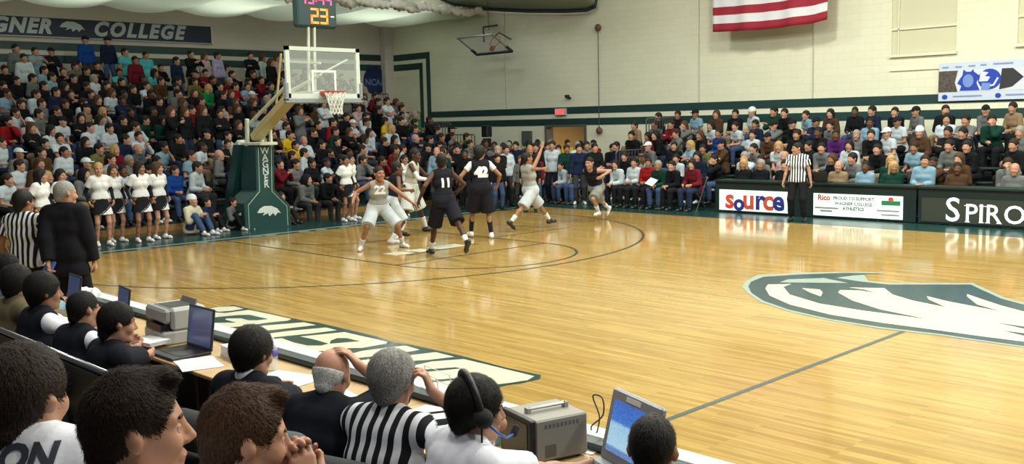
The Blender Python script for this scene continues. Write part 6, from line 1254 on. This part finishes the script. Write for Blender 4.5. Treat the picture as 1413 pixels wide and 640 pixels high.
strands(J, 9000, .022, .0009)
decal('shirt_lettering', 'TON', .082, mat('lettering_black', (.03, .035, .05), .7), A(-.2, 0, 0) + J['P'] + J['u']*.50 - J['s']*.02, (0, -1, 0), J['u'], J['shirt_me'], J['obj'], bold=.004, shear=.15)
# ------------------------------------------------------------------ lamps, world, camera
def bay(x, y, e, z=8.3, r=.55, col=(1., .97, .86)):
    t = empty('high_bay_lamp', 'round high bay lamp hanging unseen from the roof', 'lamp', (x, y, z), 0, 'high bay lamps over the court')
    MB().lathe([(.08, .45), (.14, .40), (.16, .15), (r*.8, .02), (r*.8, 0), (.12, .12)], 20).build('reflector', M_DK, t, True)
    MB().tube([(0, 0, .4), (0, 0, 9.3-z)], .015, 6).build('hanger', M_STEEL, t)
    l = bpy.data.lights.new('bay', 'AREA'); l.shape = 'DISK'; l.size = r*1.5; l.energy = e; l.color = col
    o = bpy.data.objects.new('lamp_light', l); COL.objects.link(o); o.parent = t; o.location = (0, 0, -.02)
for x, e in ((1.5, .55), (6.5, 1.), (11.5, 1.15), (16.5, 1.2), (21.5, 1.2)):
    for y in (3.5, 9.5, 15.5): bay(x, y, 440*e, col=(.97, 1., .88))
for x in (10.5, 15.5, 20.5): bay(x, -2.8, 140, col=(1., .98, .95))  # unseen row added over the near stands to brighten the foreground
for y in (2.5, 9.5, 16.5): bay(-5.5, y, 60, 8.3, .5, (.88, 1., 1.))
for y in (1., 7., 12.5, 18.):
    t = empty('strip_lamp', 'long strip lamp hidden above the ceiling cloth', 'lamp', (-10.6, y, 8.4), 0, 'strip lamps above the ceiling cloth')
    MB().box((-.6, -.12, .02), (.6, .12, .12), .01).build('housing', M_CM, t); MB().tube([(0, 0, .1), (0, 0, .9)], .01, 5).build('hanger', M_STEEL, t)
    l = bpy.data.lights.new('strip', 'AREA'); l.shape = 'RECTANGLE'; l.size = 1.2; l.size_y = .2; l.energy = 150; l.color = (.95, 1., .92)
    o = bpy.data.objects.new('lamp_light', l); COL.objects.link(o); o.parent = t
l = bpy.data.lights.new('corridor', 'AREA'); l.size = 1.; l.energy = 120; l.color = (1, .85, .6)
o = bpy.data.objects.new('corridor_light', l); COL.objects.link(o); o.location = (-4.3, 23.3, 2.55)
w = bpy.data.worlds.new('hall_air'); SC.world = w; w.use_nodes = True
w.node_tree.nodes['Background'].inputs[0].default_value = (.80, .86, .90, 1); w.node_tree.nodes['Background'].inputs[1].default_value = .12
cam = bpy.data.cameras.new('camera'); cam.sensor_width = 36; cam.lens = 36*1355.5157/1413; cam.clip_start = .05
co = bpy.data.objects.new('camera', cam); COL.objects.link(co); SC.camera = co
yw, pt, rl = .7725, .1121, -.0221
F = A(-math.cos(yw)*math.cos(pt), math.sin(yw)*math.cos(pt), -math.sin(pt)); r_ = nrm(np.cross(F, A(0, 0, 1))); u_ = np.cross(r_, F)
r2 = r_*math.cos(rl) + u_*math.sin(rl); u2 = -r_*math.sin(rl) + u_*math.cos(rl)
co.matrix_world = frame((18.8723, -4.1813, 2.3558), tuple(r2), tuple(u2), tuple(-F))
vs_ = SC.view_settings; vs_.view_transform = 'Standard'; vs_.look = 'None'; vs_.gamma = 1.; vs_.use_curve_mapping = False; vs_.exposure = -.2
